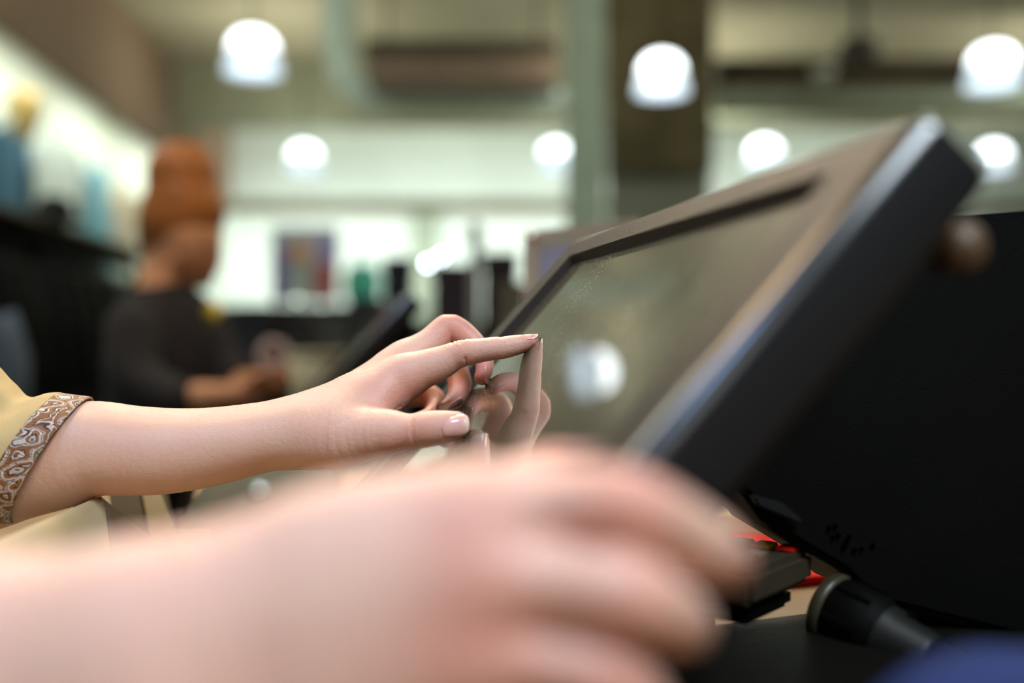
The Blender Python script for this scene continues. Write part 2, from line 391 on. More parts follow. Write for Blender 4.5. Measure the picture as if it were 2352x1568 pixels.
# ------------------------------------------------------------------ the customer: left hand on the glass, right hand on the screen's edge
def build_left_arm():
    F = Field((-0.405, 0.455, 1.055), (0.024, 0.625, 1.235), 0.00065)
    arm = [st(-330, 1085, .535, 132, 1.0), st(-200, 1100, .532, 132, 1.0), st(-60, 1095, .528, 130, 1.0), st(40, 1072, .526, 122, 1.02), st(149, 1045, .525, 119, 1.04), st(220, 1030, .525, 109, 1.08),
           st(300, 1034, .525, 103, 1.1), st(387, 1035, .525, 98, 1.12), st(480, 1026, .526, 90, 1.18), st(566, 1011, .527, 83, 1.28), st(640, 998, .528, 76, 1.36), st(700, 992, .530, 74, 1.4)]
    F.add(arm, 0.006)
    F.add([st(600, 1000, .530, 40, 1.4), st(690, 985, .530, 62, 1.4), st(760, 958, .530, 66, 1.5), st(840, 912, .530, 56, 1.3), st(885, 893, .529, 50, 1.0)], 0.012)
    # metacarpals
    F.add([st(610, 1000, .527, 36), st(700, 975, .527, 52), st(800, 925, .525, 52), st(880, 893, .526, 51), st(926, 868, .527, 49)], 0.010)
    F.add([st(630, 995, .540, 34), st(720, 965, .545, 46), st(830, 895, .548, 46), st(926, 832, .550, 44)], 0.010)
    F.add([st(720, 985, .558, 46), st(820, 915, .564, 44), st(915, 860, .569, 42)], 0.009)
    F.add([st(730, 1010, .566, 44), st(820, 955, .576, 42), st(885, 905, .586, 40)], 0.009)
    F.add([st(610, 1005, .540, 38), st(700, 1006, .545, 54), st(800, 990, .556, 55), st(860, 950, .566, 46)], 0.010)   # heel of the hand
    # thumb and its ball
    F.add([st(590, 1000, .524, 40), st(680, 1000, .521, 62, 1.0), st(770, 1003, .510, 75, .95), st(840, 997, .503, 60, 1.0), st(890, 991, .498, 45, 1.0)], 0.010)
    F.add([st(800, 960, .515, 52), st(868, 920, .518, 42)], 0.010)
    G = F.f.copy()
    chains = dict(
        thumb=[st(870, 993, .500, 46), st(915, 992, .496, 42), st(950, 990, .493, 41), st(975, 986, .491, 42), st(1005, 982, .4885, 40, .95), st(1035, 979, .4865, 36, .88), st(1050, 977, .4857, 33, .85), st(1058, 976, .4852, 26, .85)],
        index=[st(905, 876, .528, 48), st(945, 858, .5265, 47), st(980, 845, .5255, 43), st(1015, 832, .5245, 38), st(1042, 818, .524, 32.5), st(1062, 811, .5235, 32), st(1100, 805, .5225, 28), st(1135, 800, .5215, 26.5), st(1162, 797, .521, 25.5), st(1195, 790, .5205, 22), st(1222, 783, .5198, 16)],
        middle=[st(905, 850, .550, 46), st(940, 824, .550, 44), st(988, 790, .552, 37), st(1024, 753, .554, 31), st(1040, 752, .554, 30), st(1068, 769, .553, 28), st(1104, 806, .550, 24), st(1113, 840, .546, 21), st(1108, 866, .543, 18.5)],
        ring=[st(900, 872, .569, 42), st(985, 826, .578, 33), st(1028, 826, .578, 30), st(1050, 858, .573, 28), st(1056, 895, .564, 27), st(1044, 922, .555, 24), st(1020, 938, .548, 19)],
        pinky=[st(880, 906, .586, 39), st(935, 905, .593, 30), st(985, 908, .592, 27), st(1004, 930, .584, 24), st(990, 953, .574, 21), st(968, 962, .568, 18)])
    out = None
    for k, c in chains.items():
        S, d = F.chain(c, step=0.002, margin=0.014)
        g = smin(G[S], d, 0.006 if k in ('index', 'middle') else 0.007)
        if out is None: out = G.copy()
        out[S] = smin(out[S], g, 0.0008)
    F.f = out
    v, f = F.mesh(3)
    mm = 1/1000
    def dirn(a, b): return (b-a).normalized()
    arcs = []
    ci = chains['index']; ct = chains['thumb']; cm = chains['middle']
    ax = dirn(ci[3][0], ci[6][0])
    for px, a0, a1 in ((1050, 60, 150), (1058, 35, 160), (1066, 50, 160), (1074, 75, 150)):
        c = P(px, 814-(px-1050)*.2, .5236); arcs.append((arc_on(c, ax+Vector((.12*(px-1060)/10, 0, 0)), .0071, a0, a1), .0007, .00030))
    arcs.append((arc_on(P(1066, 812, .5235), (1, 0, .35), .0066, -95, -20), .0009, .0006))
    arcs.append((arc_on(P(1150, 798, .5213), (1, 0, .1), .0058, 60, 150), .0006, .00022))
    arcs.append((arc_on(P(1158, 797, .5211), (1, 0, .2), .0056, 50, 150), .0006, .00022))
    at = dirn(ct[2][0], ct[5][0])
    for px, a0, a1, dp in ((960, -60, 75, .00038), (968, -50, 40, .00022), (978, -30, 45, .00022), (988, -40, 30, .0002)):
        arcs.append((arc_on(P(px, 987, .4918), at+Vector((0, 0, .03)), .0091, a0, a1), .0008, dp))
    # folds of the web between thumb and index
    for k in range(4):
        arcs.append(([P(858+k*3, 925+k*9, .5075), P(880, 921+k*8, .509), P(905, 917+k*7, .513), P(920, 914+k*6, .517)], .0009, .00028))
    arcs.append((arc_on(P(655, 1000, .528), (1, 0, .05), .0185, -35, -5), .0012, .0003))
    arcs = [(a_, b_, c_*1.7) for a_, b_, c_ in arcs]
    v = crease(v, f, arcs)
    spots = [(P(1060, 805, .517), .010, .38), (P(1150, 790, .516), .008, .25), (P(1235, 780, .5195), .010, .9), (P(930, 850, .517), .012, .25), (P(1025, 735, .55), .010, .45), (P(1075, 755, .548), .008, .55),
             (P(965, 985, .484), .010, .45), (P(1060, 975, .480), .012, .42), (P(880, 925, .515), .013, .6), (P(960, 905, .52), .010, .4), (P(1108, 860, .542), .014, .8), (P(1050, 900, .562), .02, .7),
             (P(990, 930, .58), .02, .8), (P(840, 1030, .50), .02, .25), (P(915, 1035, .49), .012, .4)]
    return v, f, spots, chains

def build_right_arm():
    F = Field((-0.345, 0.125, 1.02), (0.075, 0.275, 1.205), 0.0015)
    D = .205
    F.add([(Vector((-.31, .20, 1.115)), .042, .040, N3(0, -1, 0)), st(-1100, 1600, .212, 420, .85), st(-300, 1620, .210, 372, .8), st(100, 1612, .208, 345, .76), st(380, 1590, .206, 332, .72)], 0.010)
    F.add([st(350, 1585, D, 325, .7), st(560, 1560, D, 350, .55), st(760, 1530, D, 400, .42), st(950, 1510, D, 400, .38), st(1040, 1500, D, 380, .36)], 0.012)
    for a in ([st(560, 1400, D, 140), st(800, 1285, D, 132), st(1000, 1215, D, 122), st(1110, 1192, D-.002, 114)],
              [st(560, 1480, D, 140), st(1090, 1330, D-.006, 118)], [st(560, 1580, D, 140), st(1060, 1495, D-.005, 112)], [st(560, 1700, D, 140), st(1000, 1660, D, 105)]):
        F.add(a, 0.010)
    # ball of the thumb, on the far side of the palm
    F.add([st(480, 1450, .213, 175), st(700, 1285, .219, 138), st(900, 1212, .224, 108), st(1040, 1180, .229, 88)], 0.010)
    G = F.f.copy(); out = G.copy()
    chains = dict(
        thumb=[st(980, 1190, .227, 88), st(1120, 1150, .233, 74), st(1220, 1108, .237, 68), st(1280, 1082, .240, 60), st(1305, 1072, .241, 50)],
        index=[st(1060, 1192, D-.001, 108), st(1180, 1172, D-.004, 90), st(1310, 1150, D-.007, 84), st(1420, 1155, D-.009, 88), st(1470, 1172, D-.008, 88), st(1560, 1215, D+.001, 78), st(1625, 1255, D+.010, 74), st(1668, 1284, D+.020, 62)],
        middle=[st(1050, 1335, D-.005, 112), st(1180, 1330, D-.009, 92), st(1330, 1335, D-.012, 88), st(1430, 1355, D-.013, 92), st(1480, 1375, D-.011, 90), st(1540, 1410, D-.001, 78), st(1570, 1430, D+.012, 70), st(1575, 1440, D+.022, 58)],
        ring=[st(1030, 1495, D-.004, 108), st(1170, 1500, D-.008, 88), st(1310, 1520, D-.010, 84), st(1390, 1545, D-.010, 86), st(1430, 1575, D-.007, 82), st(1465, 1610, D+.004, 74), st(1470, 1640, D+.018, 64)],
        pinky=[st(990, 1660, D, 98), st(1120, 1680, D-.002, 78), st(1230, 1705, D-.003, 74), st(1280, 1730, D, 70), st(1310, 1760, D+.010, 62), st(1315, 1780, D+.018, 54)])
    for k, c in chains.items():
        S, d = F.chain(c, step=0.003, margin=0.02)
        g = smin(G[S], d, 0.008); out[S] = smin(out[S], g, 0.0015)
    F.f = out
    v, f = F.mesh(3)
    spots = [(P(1295, 1050, .236), .011, 1.0), (P(1450, 1120, .19), .010, .7), (P(1480, 1330, .185), .010, .45), (P(1110, 1300, .195), .016, .4), (P(1400, 1540, .19), .012, .5),
             (P(1680, 1285, .222), .010, .7), (P(1110, 1180, .19), .012, .2), (P(1090, 1500, .19), .014, .5), (P(400, 1330, .2), .05, .15)]
    return v, f, spots, chains

def build_customer():
    root = empty('person', (-0.54, 0.33, 0.0), 'person in beige blouse with printed sleeve trim, both bare hands at the tilted touchscreen', 'person')
    lv, lf, ls, lc = build_left_arm(); rv, rf, rs, rc = build_right_arm()
    # head, neck, trunk and legs stand left of the frame
    B = Field((-0.80, -0.02, 0.0), (-0.30, 0.68, 1.80), 0.010)
    X = N3(1, 0, 0)
    B.add([(Vector((-.545, .33, 1.70)), .078, .092, X), (Vector((-.53, .33, 1.66)), .078, .094, X), (Vector((-.515, .33, 1.61)), .064, .078, X), (Vector((-.49, .33, 1.565)), .036, .040, X)], .02)
    B.add([(Vector((-.425, .33, 1.625)), .012, .014, X), (Vector((-.412, .33, 1.612)), .014, .012, X)], .01)
    for s in (-1, 1): B.add([(Vector((-.53, .33+s*.082, 1.66)), .018, .012, N3(0, 1, 0)), (Vector((-.53, .33+s*.082, 1.63)), .012, .009, N3(0, 1, 0))], .006)
    B.add([(Vector((-.555, .33, 1.60)), .052, .055, X), (Vector((-.565, .33, 1.46)), .058, .06, X)], .02)
    B.add([(Vector((-.56, .33, 1.44)), .12, .08, X), (Vector((-.55, .33, 1.30)), .14, .095, X), (Vector((-.55, .33, 1.10)), .115, .085, X), (Vector((-.56, .33, .92)), .15, .10, X)], .03)
    for s, e in ((1, Vector((-.355, .535, 1.125))), (-1, Vector((-.315, .20, 1.115)))):
        B.add([(Vector((-.56, .33+s*.165, 1.42)), .05, .05, X), ((Vector((-.56, .33+s*.175, 1.42))+e)/2, .043, .043, X), (e, .036, .036, X)], .02)
        B.add([(Vector((-.56, .33+s*.085, .88)), .085, .09, X), (Vector((-.55, .33+s*.09, .48)), .055, .06, X), (Vector((-.57, .33+s*.09, .10)), .036, .04, X), (Vector((-.57, .33+s*.09, .05)), .036, .045, X)], .02)
        B.add([(Vector((-.58, .33+s*.09, .036)), .034, .034, N3(0, 0, 1)), (Vector((-.44, .33+s*.10, .026)), .038, .022, N3(0, 0, 1))], .015)
    bv, bf = B.mesh(2)
    me, V = mesh_from('body', [(lv, lf), (rv, rf), (bv, bf)])
    paint_flush(me, V, ls+rs)
    body = link('body', me, SKIN, root, True)
    # nails
    c = lc['thumb']; axt = (c[-1][0]-c[3][0]).normalized()
    nail('fingernail', P(1044, 974, .4785)+Vector((0, 0.0002, 0)), axt+Vector((0, .10, 0)), (0.10, -1, .32), .0128, .0138, .0068, body)
    c = lc['index']
    nail('fingernail', P(1209, 767.5, .5196), (1, 0, .16), (-.16, -.22, 1), .0095, .0122, .0052, body)
    nail('fingernail', P(1125, 862, .5425), (0.05, -.25, -1), (1, -.25, -.05), .0090, .0105, .0052, body)
    nail('fingernail', P(1047, 934, .5475), (-.75, -.5, -.5), (.45, -.35, -.8), .0095, .0105, .0058, body)
    nail('fingernail', P(1312, 1030, .2395), (1, .2, .12), (-.1, .35, 1), .012, .013, .008, body, label=None)
    # face: eyes, brows, mouth
    for s in (-1, 1):
        MB().lathe([(0, -.012), (.008, -.009), (.0115, 0), (.008, .009), (0, .012)], (-.447, .33+s*.032, 1.655), (1, 0, 0), 16).obj('eye', mat('eye_white', (225, 220, 210), .2), body, smooth=True)
        MB().tube([(-.440, .33+s*.018, 1.678), (-.436, .33+s*.034, 1.683), (-.447, .33+s*.050, 1.676)], [.002, .003, .0015], 8).obj('eyebrow', mat('hair_dark', (70, 45, 28), .5), body, smooth=True)
    MB().tube([(-.438, .308, 1.585), (-.428, .33, 1.587), (-.438, .352, 1.585)], [.003, .006, .003], 10).obj('lips', mat('lips', (190, 96, 88), .35), body, smooth=True)
    # hair
    Hf = Field((-.68, .20, 1.40), (-.40, .46, 1.80), .008)
    Hf.add([(Vector((-.555, .33, 1.715)), .088, .098, X), (Vector((-.59, .33, 1.66)), .088, .075, X), (Vector((-.61, .33, 1.56)), .075, .05, X), (Vector((-.61, .33, 1.45)), .055, .035, X)], .02)
    hv, hf = Hf.mesh(2); me, _ = mesh_from('hair', [(hv, hf)]); link('hair', me, mat('hair_brown', (92, 58, 34), .4, var=.2, vscale=30), root, True)
    # blouse: trunk in one cloth with sleeves
    CL = mat('beige_cloth', (200, 176, 128), rough=.85, var=.05, vscale=14, bump=.25, bscale=900, spec=.15)
    Bl = Field((-.80, -.02, .78), (-.28, .68, 1.52), .008)
    Bl.add([(Vector((-.56, .33, 1.455)), .10, .085, X), (Vector((-.56, .33, 1.42)), .16, .10, X), (Vector((-.55, .33, 1.28)), .158, .115, X), (Vector((-.55, .33, 1.10)), .14, .105, X), (Vector((-.56, .33, .86)), .175, .125, X)], .03)
    for s, e in ((1, Vector((-.378, .533, 1.165))), (-1, Vector((-.345, .20, 1.14)))):
        B0 = Vector((-.56, .33+s*.165, 1.42))
        Bl.add([(B0, .066, .066, X), (B0*.5+e*.5+Vector((0, s*.01, 0)), .064, .060, X), (e, .056, .056, X)], .03)
    v1, f1 = Bl.mesh(2)
    me, _ = mesh_from('blouse', [(v1, f1)]); bl = link('blouse', me, CL, root, True)
    # left sleeve end, lofted round the elbow, and its printed band
    def ring(C, A, Bv, n=96, fold=0.0, ph=0.0):
        o = []
        for i in range(n):
            a = 2*math.pi*i/n
            k = 1+fold*(0.55*math.sin(5*a+ph)+0.35*math.sin(9*a+2.1*ph)+0.3*math.sin(14*a-ph))
            o.append(C+(A*math.cos(a)+Bv*math.sin(a))*k)
        return o
    s_ = FOCUS/FPX
    A0 = Vector((81.5*s_, 0, 140*s_)); B0 = Vector((.0045, -.034, -.001))
    def C_(px, py, d=.525): return P(px, py, d)
    R0 = [(C_(122, 1055), A0, B0, 0), (C_(118, 1055), A0*1.035, B0*1.035, .004), (C_(84, 1054), A0*1.055, B0*1.05, .008), (C_(48, 1052), A0*1.075, B0*1.08, .010)]
    R1 = [(C_(48, 1052), A0*1.075, B0*1.08, .010), (C_(41, 1053), A0*1.085, B0*1.09, .012), (C_(10, 1060, .526), A0*1.12, B0*1.12, .02), (C_(-40, 1075, .527), A0*1.16, B0*1.2, .035), (C_(-95, 1062, .528), A0*1.34, B0*1.35, .045), (C_(-170, 1040, .530), A0*1.55+Vector((-.004, 0, .002)), B0*1.5, .05),
          (Vector((-.375, .531, 1.150)), Vector((.030, 0, .050)), Vector((-.01, -.056, 0)), .03), (Vector((-.40, .530, 1.19)), Vector((.045, 0, .030)), Vector((-.01, -.058, 0)), .03)]
    def loft(rs, name, m, parent, inner=None):
        n = 96; vs = []; fs = []; uv = []
        rings = [ring(C, A, B_, n, fo, 1.3+.35*i) for i, (C, A, B_, fo) in enumerate(rs)]
        # densify
        dense = []
        for i in range(len(rings)-1):
            p0 = rings[max(i-1, 0)]; p1 = rings[i]; p2 = rings[i+1]; p3 = rings[min(i+2, len(rings)-1)]
            for j in range(6):
                t = j/6
                dense.append([0.5*((2*b)+(c-a)*t+(2*a-5*b+4*c-d)*t*t+(-a+3*b-3*c+d)*t**3) for a, b, c, d in zip(p0, p1, p2, p3)])
        dense.append(rings[-1])
        if inner: dense = [[p+(cc-p).normalized()*.0012 for p in dense[0]] for cc in [sum(dense[0], Vector())/n]]+dense if False else dense
        for k, rg in enumerate(dense):
            vs += rg
        for k in range(len(dense)-1):
            for j in range(n): fs.append((k*n+j, k*n+(j+1) % n, (k+1)*n+(j+1) % n, (k+1)*n+j))
        me = bpy.data.meshes.new(name); me.from_pydata([tuple(v) for v in vs], [], fs)
        ul = me.uv_layers.new(name='UVMap')
        for p in me.polygons:
            k = p.index//n; j = p.index % n
            for li, (a, b) in zip(p.loop_indices, ((j, k), (j+1, k), (j+1, k+1), (j, k+1))):
                ul.data[li].uv = (a/n, b/(len(dense)-1))
        o = link(name, me, m, parent, True)
        sd = o.modifiers.new('cloth_thickness', 'SOLIDIFY'); sd.thickness = .0011; sd.offset = 1
        return o
    loft(R1, 'sleeve', CL, bl)
    # printed paisley trim
    m = bpy.data.materials.new('paisley_print'); m.use_nodes = True; nt = m.node_tree; b = nt.nodes['Principled BSDF']
    uvn = nt.nodes.new('ShaderNodeUVMap'); mp = nt.nodes.new('ShaderNodeMapping'); mp.inputs['Scale'].default_value = (24, 2.0, 1)
    nt.links.new(uvn.outputs['UV'], mp.inputs['Vector'])
    nz = nt.nodes.new('ShaderNodeTexNoise'); nz.inputs['Scale'].default_value = 1.1; nz.inputs['Detail'].default_value = 1
    nt.links.new(mp.outputs['Vector'], nz.inputs['Vector'])
    va = nt.nodes.new('ShaderNodeVectorMath'); va.operation = 'MULTIPLY_ADD'; va.inputs[1].default_value = (1.1, 1.1, 0)
    nt.links.new(nz.outputs['Color'], va.inputs[0]); nt.links.new(mp.outputs['Vector'], va.inputs[2])
    vo = nt.nodes.new('ShaderNodeTexVoronoi'); vo.inputs['Scale'].default_value = 1.0; nt.links.new(va.outputs[0], vo.inputs['Vector'])
    r1 = nt.nodes.new('ShaderNodeValToRGB'); r1.color_ramp.interpolation = 'CONSTANT'
    cols = [(0, (28, 112, 92)), (.15, (205, 188, 178)), (.21, (54, 22, 20)), (.25, (150, 100, 52)), (.37, (222, 208, 200)), (.46, (60, 34, 26)), (.50, (214, 200, 190)), (.55, (148, 98, 50)), (.70, (70, 34, 26)), (.74, (215, 200, 190)), (.80, (134, 84, 44))]
    while len(r1.color_ramp.elements) < len(cols): r1.color_ramp.elements.new(.5)
    for e, (p_, cc) in zip(r1.color_ramp.elements, cols): e.position = p_; e.color = lin(cc)+(1,)
    nt.links.new(vo.outputs['Distance'], r1.inputs['Fac'])
    wv = nt.nodes.new('ShaderNodeTexWave'); wv.inputs['Scale'].default_value = 3.1; wv.inputs['Distortion'].default_value = 7; wv.inputs['Detail'].default_value = 1
    nt.links.new(va.outputs[0], wv.inputs['Vector'])
    gt = nt.nodes.new('ShaderNodeMath'); gt.operation = 'GREATER_THAN'; gt.inputs[1].default_value = .90; nt.links.new(wv.outputs['Fac'], gt.inputs[0])
    mx = nt.nodes.new('ShaderNodeMix'); mx.data_type = 'RGBA'; mx.inputs['B'].default_value = lin((62, 26, 20))+(1,)
    nt.links.new(gt.outputs[0], mx.inputs['Factor']); nt.links.new(r1.outputs['Color'], mx.inputs['A']); nt.links.new(mx.outputs['Result'], b.inputs['Base Color'])
    b.inputs['Roughness'].default_value = .6
    t = loft(R0, 'patterned_cuff', m, bl); t['label'] = 'brown, white and green printed cuff band'
    # trousers
    Tr = Field((-.78, .05, .06), (-.38, .62, .98), .010)
    Tr.add([(Vector((-.56, .33, .93)), .155, .115, X), (Vector((-.56, .33, .84)), .18, .125, X)], .03)
    for s in (-1, 1): Tr.add([(Vector((-.56, .33+s*.085, .86)), .10, .105, X), (Vector((-.55, .33+s*.09, .48)), .078, .08, X), (Vector((-.57, .33+s*.09, .11)), .07, .075, X)], .03)
    v1, f1 = Tr.mesh(2); me, _ = mesh_from('trousers', [(v1, f1)]); link('trousers', me, mat('dark_cloth', (44, 42, 46), .9), root, True)
    return root
build_customer()
# ------------------------------------------------------------------ touchscreen till
def glass_mat():
    m = bpy.data.materials.new('screen_glass'); m.use_nodes = True; nt = m.node_tree; b = nt.nodes['Principled BSDF']
    tc = nt.nodes.new('ShaderNodeTexCoord')
    n1 = nt.nodes.new('ShaderNodeTexNoise'); n1.inputs['Scale'].default_value = 900; n1.inputs['Detail'].default_value = 2
    n2 = nt.nodes.new('ShaderNodeTexNoise'); n2.inputs['Scale'].default_value = 22; n2.inputs['Detail'].default_value = 3
    nt.links.new(tc.outputs['Object'], n1.inputs['Vector']); nt.links.new(tc.outputs['Object'], n2.inputs['Vector'])
    g1 = nt.nodes.new('ShaderNodeMapRange'); g1.inputs[1].default_value = .60; g1.inputs[2].default_value = .68; nt.links.new(n1.outputs['Fac'], g1.inputs[0])
    g2 = nt.nodes.new('ShaderNodeMapRange'); g2.inputs[1].default_value = .50; g2.inputs[2].default_value = .64; nt.links.new(n2.outputs['Fac'], g2.inputs[0])
    ml = nt.nodes.new('ShaderNodeMath'); ml.operation = 'MULTIPLY'; nt.links.new(g1.outputs[0], ml.inputs[0]); nt.links.new(g2.outputs[0], ml.inputs[1])
    mx = nt.nodes.new('ShaderNodeMix'); mx.data_type = 'RGBA'; mx.inputs['A'].default_value = lin((52, 52, 40))+(1,); mx.inputs['B'].default_value = lin((190, 180, 160))+(1,)
    nt.links.new(ml.outputs[0], mx.inputs['Factor']); nt.links.new(mx.outputs['Result'], b.inputs['Base Color'])
    b.inputs['Roughness'].default_value = .34; b.inputs['Specular IOR Level'].default_value = .22
    b.inputs['Coat Weight'].default_value = 1.0; b.inputs['Coat IOR'].default_value = 1.75; b.inputs['Coat Roughness'].default_value = .012
    return m
BEZ = mat('textured_black_plastic', (36, 30, 24), rough=.45, spec=.16, var=.08, vscale=500, bump=.5, bscale=1500)
SIDE = mat('dark_plastic', (20, 19, 20), rough=.5, spec=.3, var=.05, bump=.3, bscale=1300)
BLK = mat('black_plastic', (7, 6, 5), rough=.6, spec=.10, var=.1, vscale=30, bump=.4, bscale=900)
GLS = glass_mat()
RIM = mat('rim_plastic', (22, 20, 20), rough=.22, spec=.8, var=.04, coat=.4)
LIFT = .005
TB = on_plane(2158, 222, LIFT); TA = on_plane(1310, 560, LIFT)
SW = (TA-TB).dot(HX); SH = .235
TB = TB+VX*((TA-TB).dot(VX)*.3)
def LM(o=None):
    return Matrix.Translation(TB if o is None else o) @ Matrix((HX, VX, NX)).transposed().to_4x4()
def rr(h0, h1, v0, v1, r, n, seg=7):
    o = []
    for cx, cy, a0 in ((h1-r, v1-r, 0), (h0+r, v1-r, 90), (h0+r, v0+r, 180), (h1-r, v0+r, 270)):
        for i in range(seg+1):
            a = math.radians(a0+90*i/seg); o.append(Vector((cx+r*math.cos(a), cy+r*math.sin(a), n)))
    return o
def loops(ls, M, caps=(False, False)):
    mb = MB(); n = len(ls[0]); vs = [M @ v for l in ls for v in l]; fs = []
    for k in range(len(ls)-1):
        for j in range(n): fs.append((k*n+j, k*n+(j+1) % n, (k+1)*n+(j+1) % n, (k+1)*n+j))
    if caps[0]: fs.append(tuple(range(n)))
    if caps[1]: fs.append(tuple(range((len(ls)-1)*n, len(ls)*n)))
    mb.add(vs, fs); return mb
def build_till(name, label, base_loc, M, stand=True):
    root = empty(name, base_loc, label, 'touchscreen', 'tilted touchscreens at the tills')
    bh, bv = .033, .019
    def L(i, n, r=.006): return rr(i, SW-i, -SH+i, -i, max(r-i*.5, .0015), n)
    def Li(dh, n): return rr(bh+dh, SW-bh-dh, -SH+bv+dh, -bv-dh, .0022, n)
    loops([Li(.0030, -.0052), Li(.0004, -.0006), Li(0, 0), L(.0052, 0)], M).obj('screen_bezel', BEZ, root)
    loops([L(.0052, 0), L(.0034, -.0005), L(.0019, -.0015), L(.0007, -.0031), L(0, -.0052)], M).obj('outer_rim', RIM, root, smooth=True)
    loops([L(0, -.0052), L(0, -.024), L(.0012, -.027), L(.004, -.029), L(.02, -.0292)], M, (False, True)).obj('side_shell', SIDE, root, smooth=True)
    loops([Li(.0031, -.0050), Li(.0031, -.0062)], M, (True, True)).obj('screen_glass', GLS, root)
    loops([rr(.035, SW-.035, -SH+.03, -.022, .02, -.0292), rr(.040, SW-.040, -SH+.035, -.028, .02, -.046), rr(.052, SW-.052, -SH+.045, -.04, .02, -.052)], M, (False, True)).obj('rear_cover', BLK, root, smooth=True)
    for k in range(9):
        a = .075+k*.026
        MB().box((a, -.085, -.0535), (a+.014, -.055, -.0515), M).obj('vent_slot', BLK, root)
    return root
till = build_till('touchscreen_till', 'large tilted black touchscreen the fingertip is pressing', (0.12, .47, 1.045), LM())
def px_prism(pts, d0, d1, ext):     # a solid standing at depth d0: outline at that depth, carried back by ext
    return [P(x, y, d0) for x, y in pts], Vector((0, 0, 0)), Vector(ext)
# stand under the screen
pts, e0, e1 = px_prism([(1330, 1010), (1640, 1085), (1702, 1128), (1768, 1214), (1932, 1312), (2010, 1385), (2700, 1560), (2760, 450), (2300, 486), (2120, 500), (1640, 600)], .47, 0, HX*.055)
MB().prism(pts, e0, e1).obj('stand', BLK, till, bevel=.004)
MB().lathe([(0, -.004), (.005, -.003), (.0075, 0), (.0075, .012), (0, .012)], P(2222, 566, .30), HX, 20).obj('hinge_knob', mat('brown_knob', (84, 62, 40), .5), till, smooth=True)
pts, e0, e1 = px_prism([(1715, 1132), (1788, 1150), (1838, 1192), (1828, 1200), (1735, 1160)], .468, 0, -HX*.004)
MB().prism(pts, e0, e1).obj('cable_cover', SIDE, till, bevel=.001)
for (x, y) in [(1903, 1212), (1918, 1208), (1925, 1228), (1912, 1233), (1949, 1232), (1945, 1240), (1941, 1248), (1937, 1256), (1962, 1262), (1978, 1260), (2004, 1252)]:
    MB().lathe([(0, 0), (.0010, 0), (.0010, -.0012), (0, -.0012)], P(x, y, .4696), HX, 10).obj('port_hole', mat('port_black', (2, 2, 2), .9, spec=0), till)
# base plate and counter
CZ = CAMZ-.155
pts = [P(1400, 1452, .468), P(1570, 1441, .4765), P(1880, 1401, .5066), P(2900, 1300, .60), P(2600, 2350, .20), P(900, 2500, .183)]
pts = [Vector((p.x, p.y, CZ+.0184)) for p in pts]
MB().prism(pts, (0, 0, -.018), (0, 0, 0)).obj('base_plate', mat('textured_base', (15, 12, 8), rough=.55, spec=.15, var=.12, vscale=300, bump=1.0, bscale=700), till, bevel=.003)
# cable gland and lead on the right
def ptsline(a, b, n): return [a+(b-a)*i/n for i in range(n+1)]
con = empty('power_lead', P(1985, 1440, .47), 'black round plug with blue-sheened lead beside the dark stand', 'plug')
a = P(1903, 1392, .478); ax = (P(2250, 1572, .42)-a).normalized()
MB().lathe([(.0, -.002), (.0135, -.002), (.0175, 0), (.0180, .003), (.0178, .0055), (.0150, .0062)], a, ax, 40).obj('collar', mat('olive_plastic', (58, 52, 36), .4, spec=.5), con, smooth=True)
MB().lathe([(.0150, .0045), (.0165, .006), (.0168, .026), (.0150, .029), (.0146, .031)], a, ax, 40).obj('plug_body', BLK, con, smooth=True)
MB().lathe([(.0146, .029), (.0142, .033), (.0125, .036), (.0115, .052), (.0105, .054)], a, ax, 40).obj('sleeve_nut', mat('grey_black_plastic', (26, 26, 24), .5, spec=.3), con, smooth=True)
MB().tube(ptsline(a+ax*.050, a+ax*.16, 6), .0098, 24).obj('lead', mat('navy_rubber', (20, 24, 34), .42, spec=.4), con, smooth=True)
for k in range(7):
    an = k*2*math.pi/7; u = ax.orthogonal().normalized(); v_ = ax.cross(u)
    c = a+ax*.016+(u*math.cos(an)+v_*math.sin(an))*.0166
    MB().box((-.0012, -.0016, -.009), (.0012, .0016, .009), Matrix.Translation(c) @ ax.to_track_quat('Z', 'Y').to_matrix().to_4x4()).obj('grip_rib', BLK, con, bevel=.0005)
# card terminal
term = empty('card_terminal', (.09, .50, CZ), 'dark card terminal with coloured keys below the touchscreen, by the red box', 'card terminal')
c0 = P(1725, 1320, .43); ztop = c0.z; da = Vector((.638, .77, 0)); db = Vector((-.77, .638, 0))
TM = Matrix.Translation((c0.x, c0.y, 0)) @ Matrix((da, db, Vector((0, 0, 1)))).transposed().to_4x4()
OL = mat('olive_grey_plastic', (56, 50, 38), rough=.45, spec=.45)
MB().box((0, 0, ztop-.015), (.067, .15, ztop), TM).obj('terminal_body', OL, term, bevel=.003)
MB().box((.010, .006, ztop-.026), (.057, .14, ztop-.0155), TM).obj('underside', BLK, term, bevel=.003)
MB().box((.022, .04, CZ+.0005), (.045, .10, ztop-.026), TM).obj('foot', BLK, term, bevel=.002)
MB().box((.008, .075, ztop), (.059, .135, ztop+.001), TM).obj('display', mat('lcd_grey', (92, 100, 84), .15), term)
for r in range(4):
    for c in range(3):
        MB().box((.008+c*.0125, .012+r*.0135, ztop), (.018+c*.0125, .021+r*.0135, ztop+.0016), TM).obj('key', mat('key_grey', (96, 92, 78), .5), term, bevel=.0006)
for k, col in enumerate(((206, 40, 22), (232, 176, 24), (70, 170, 70))):
    MB().box((.0525, .004+k*.0125, ztop), (.0645, .0140+k*.0125, ztop+.0022), TM).obj('key', mat('key_colour_%d' % k, col, .4), term, bevel=.0008)['label'] = ('red key', 'yellow key', 'green key')[k]
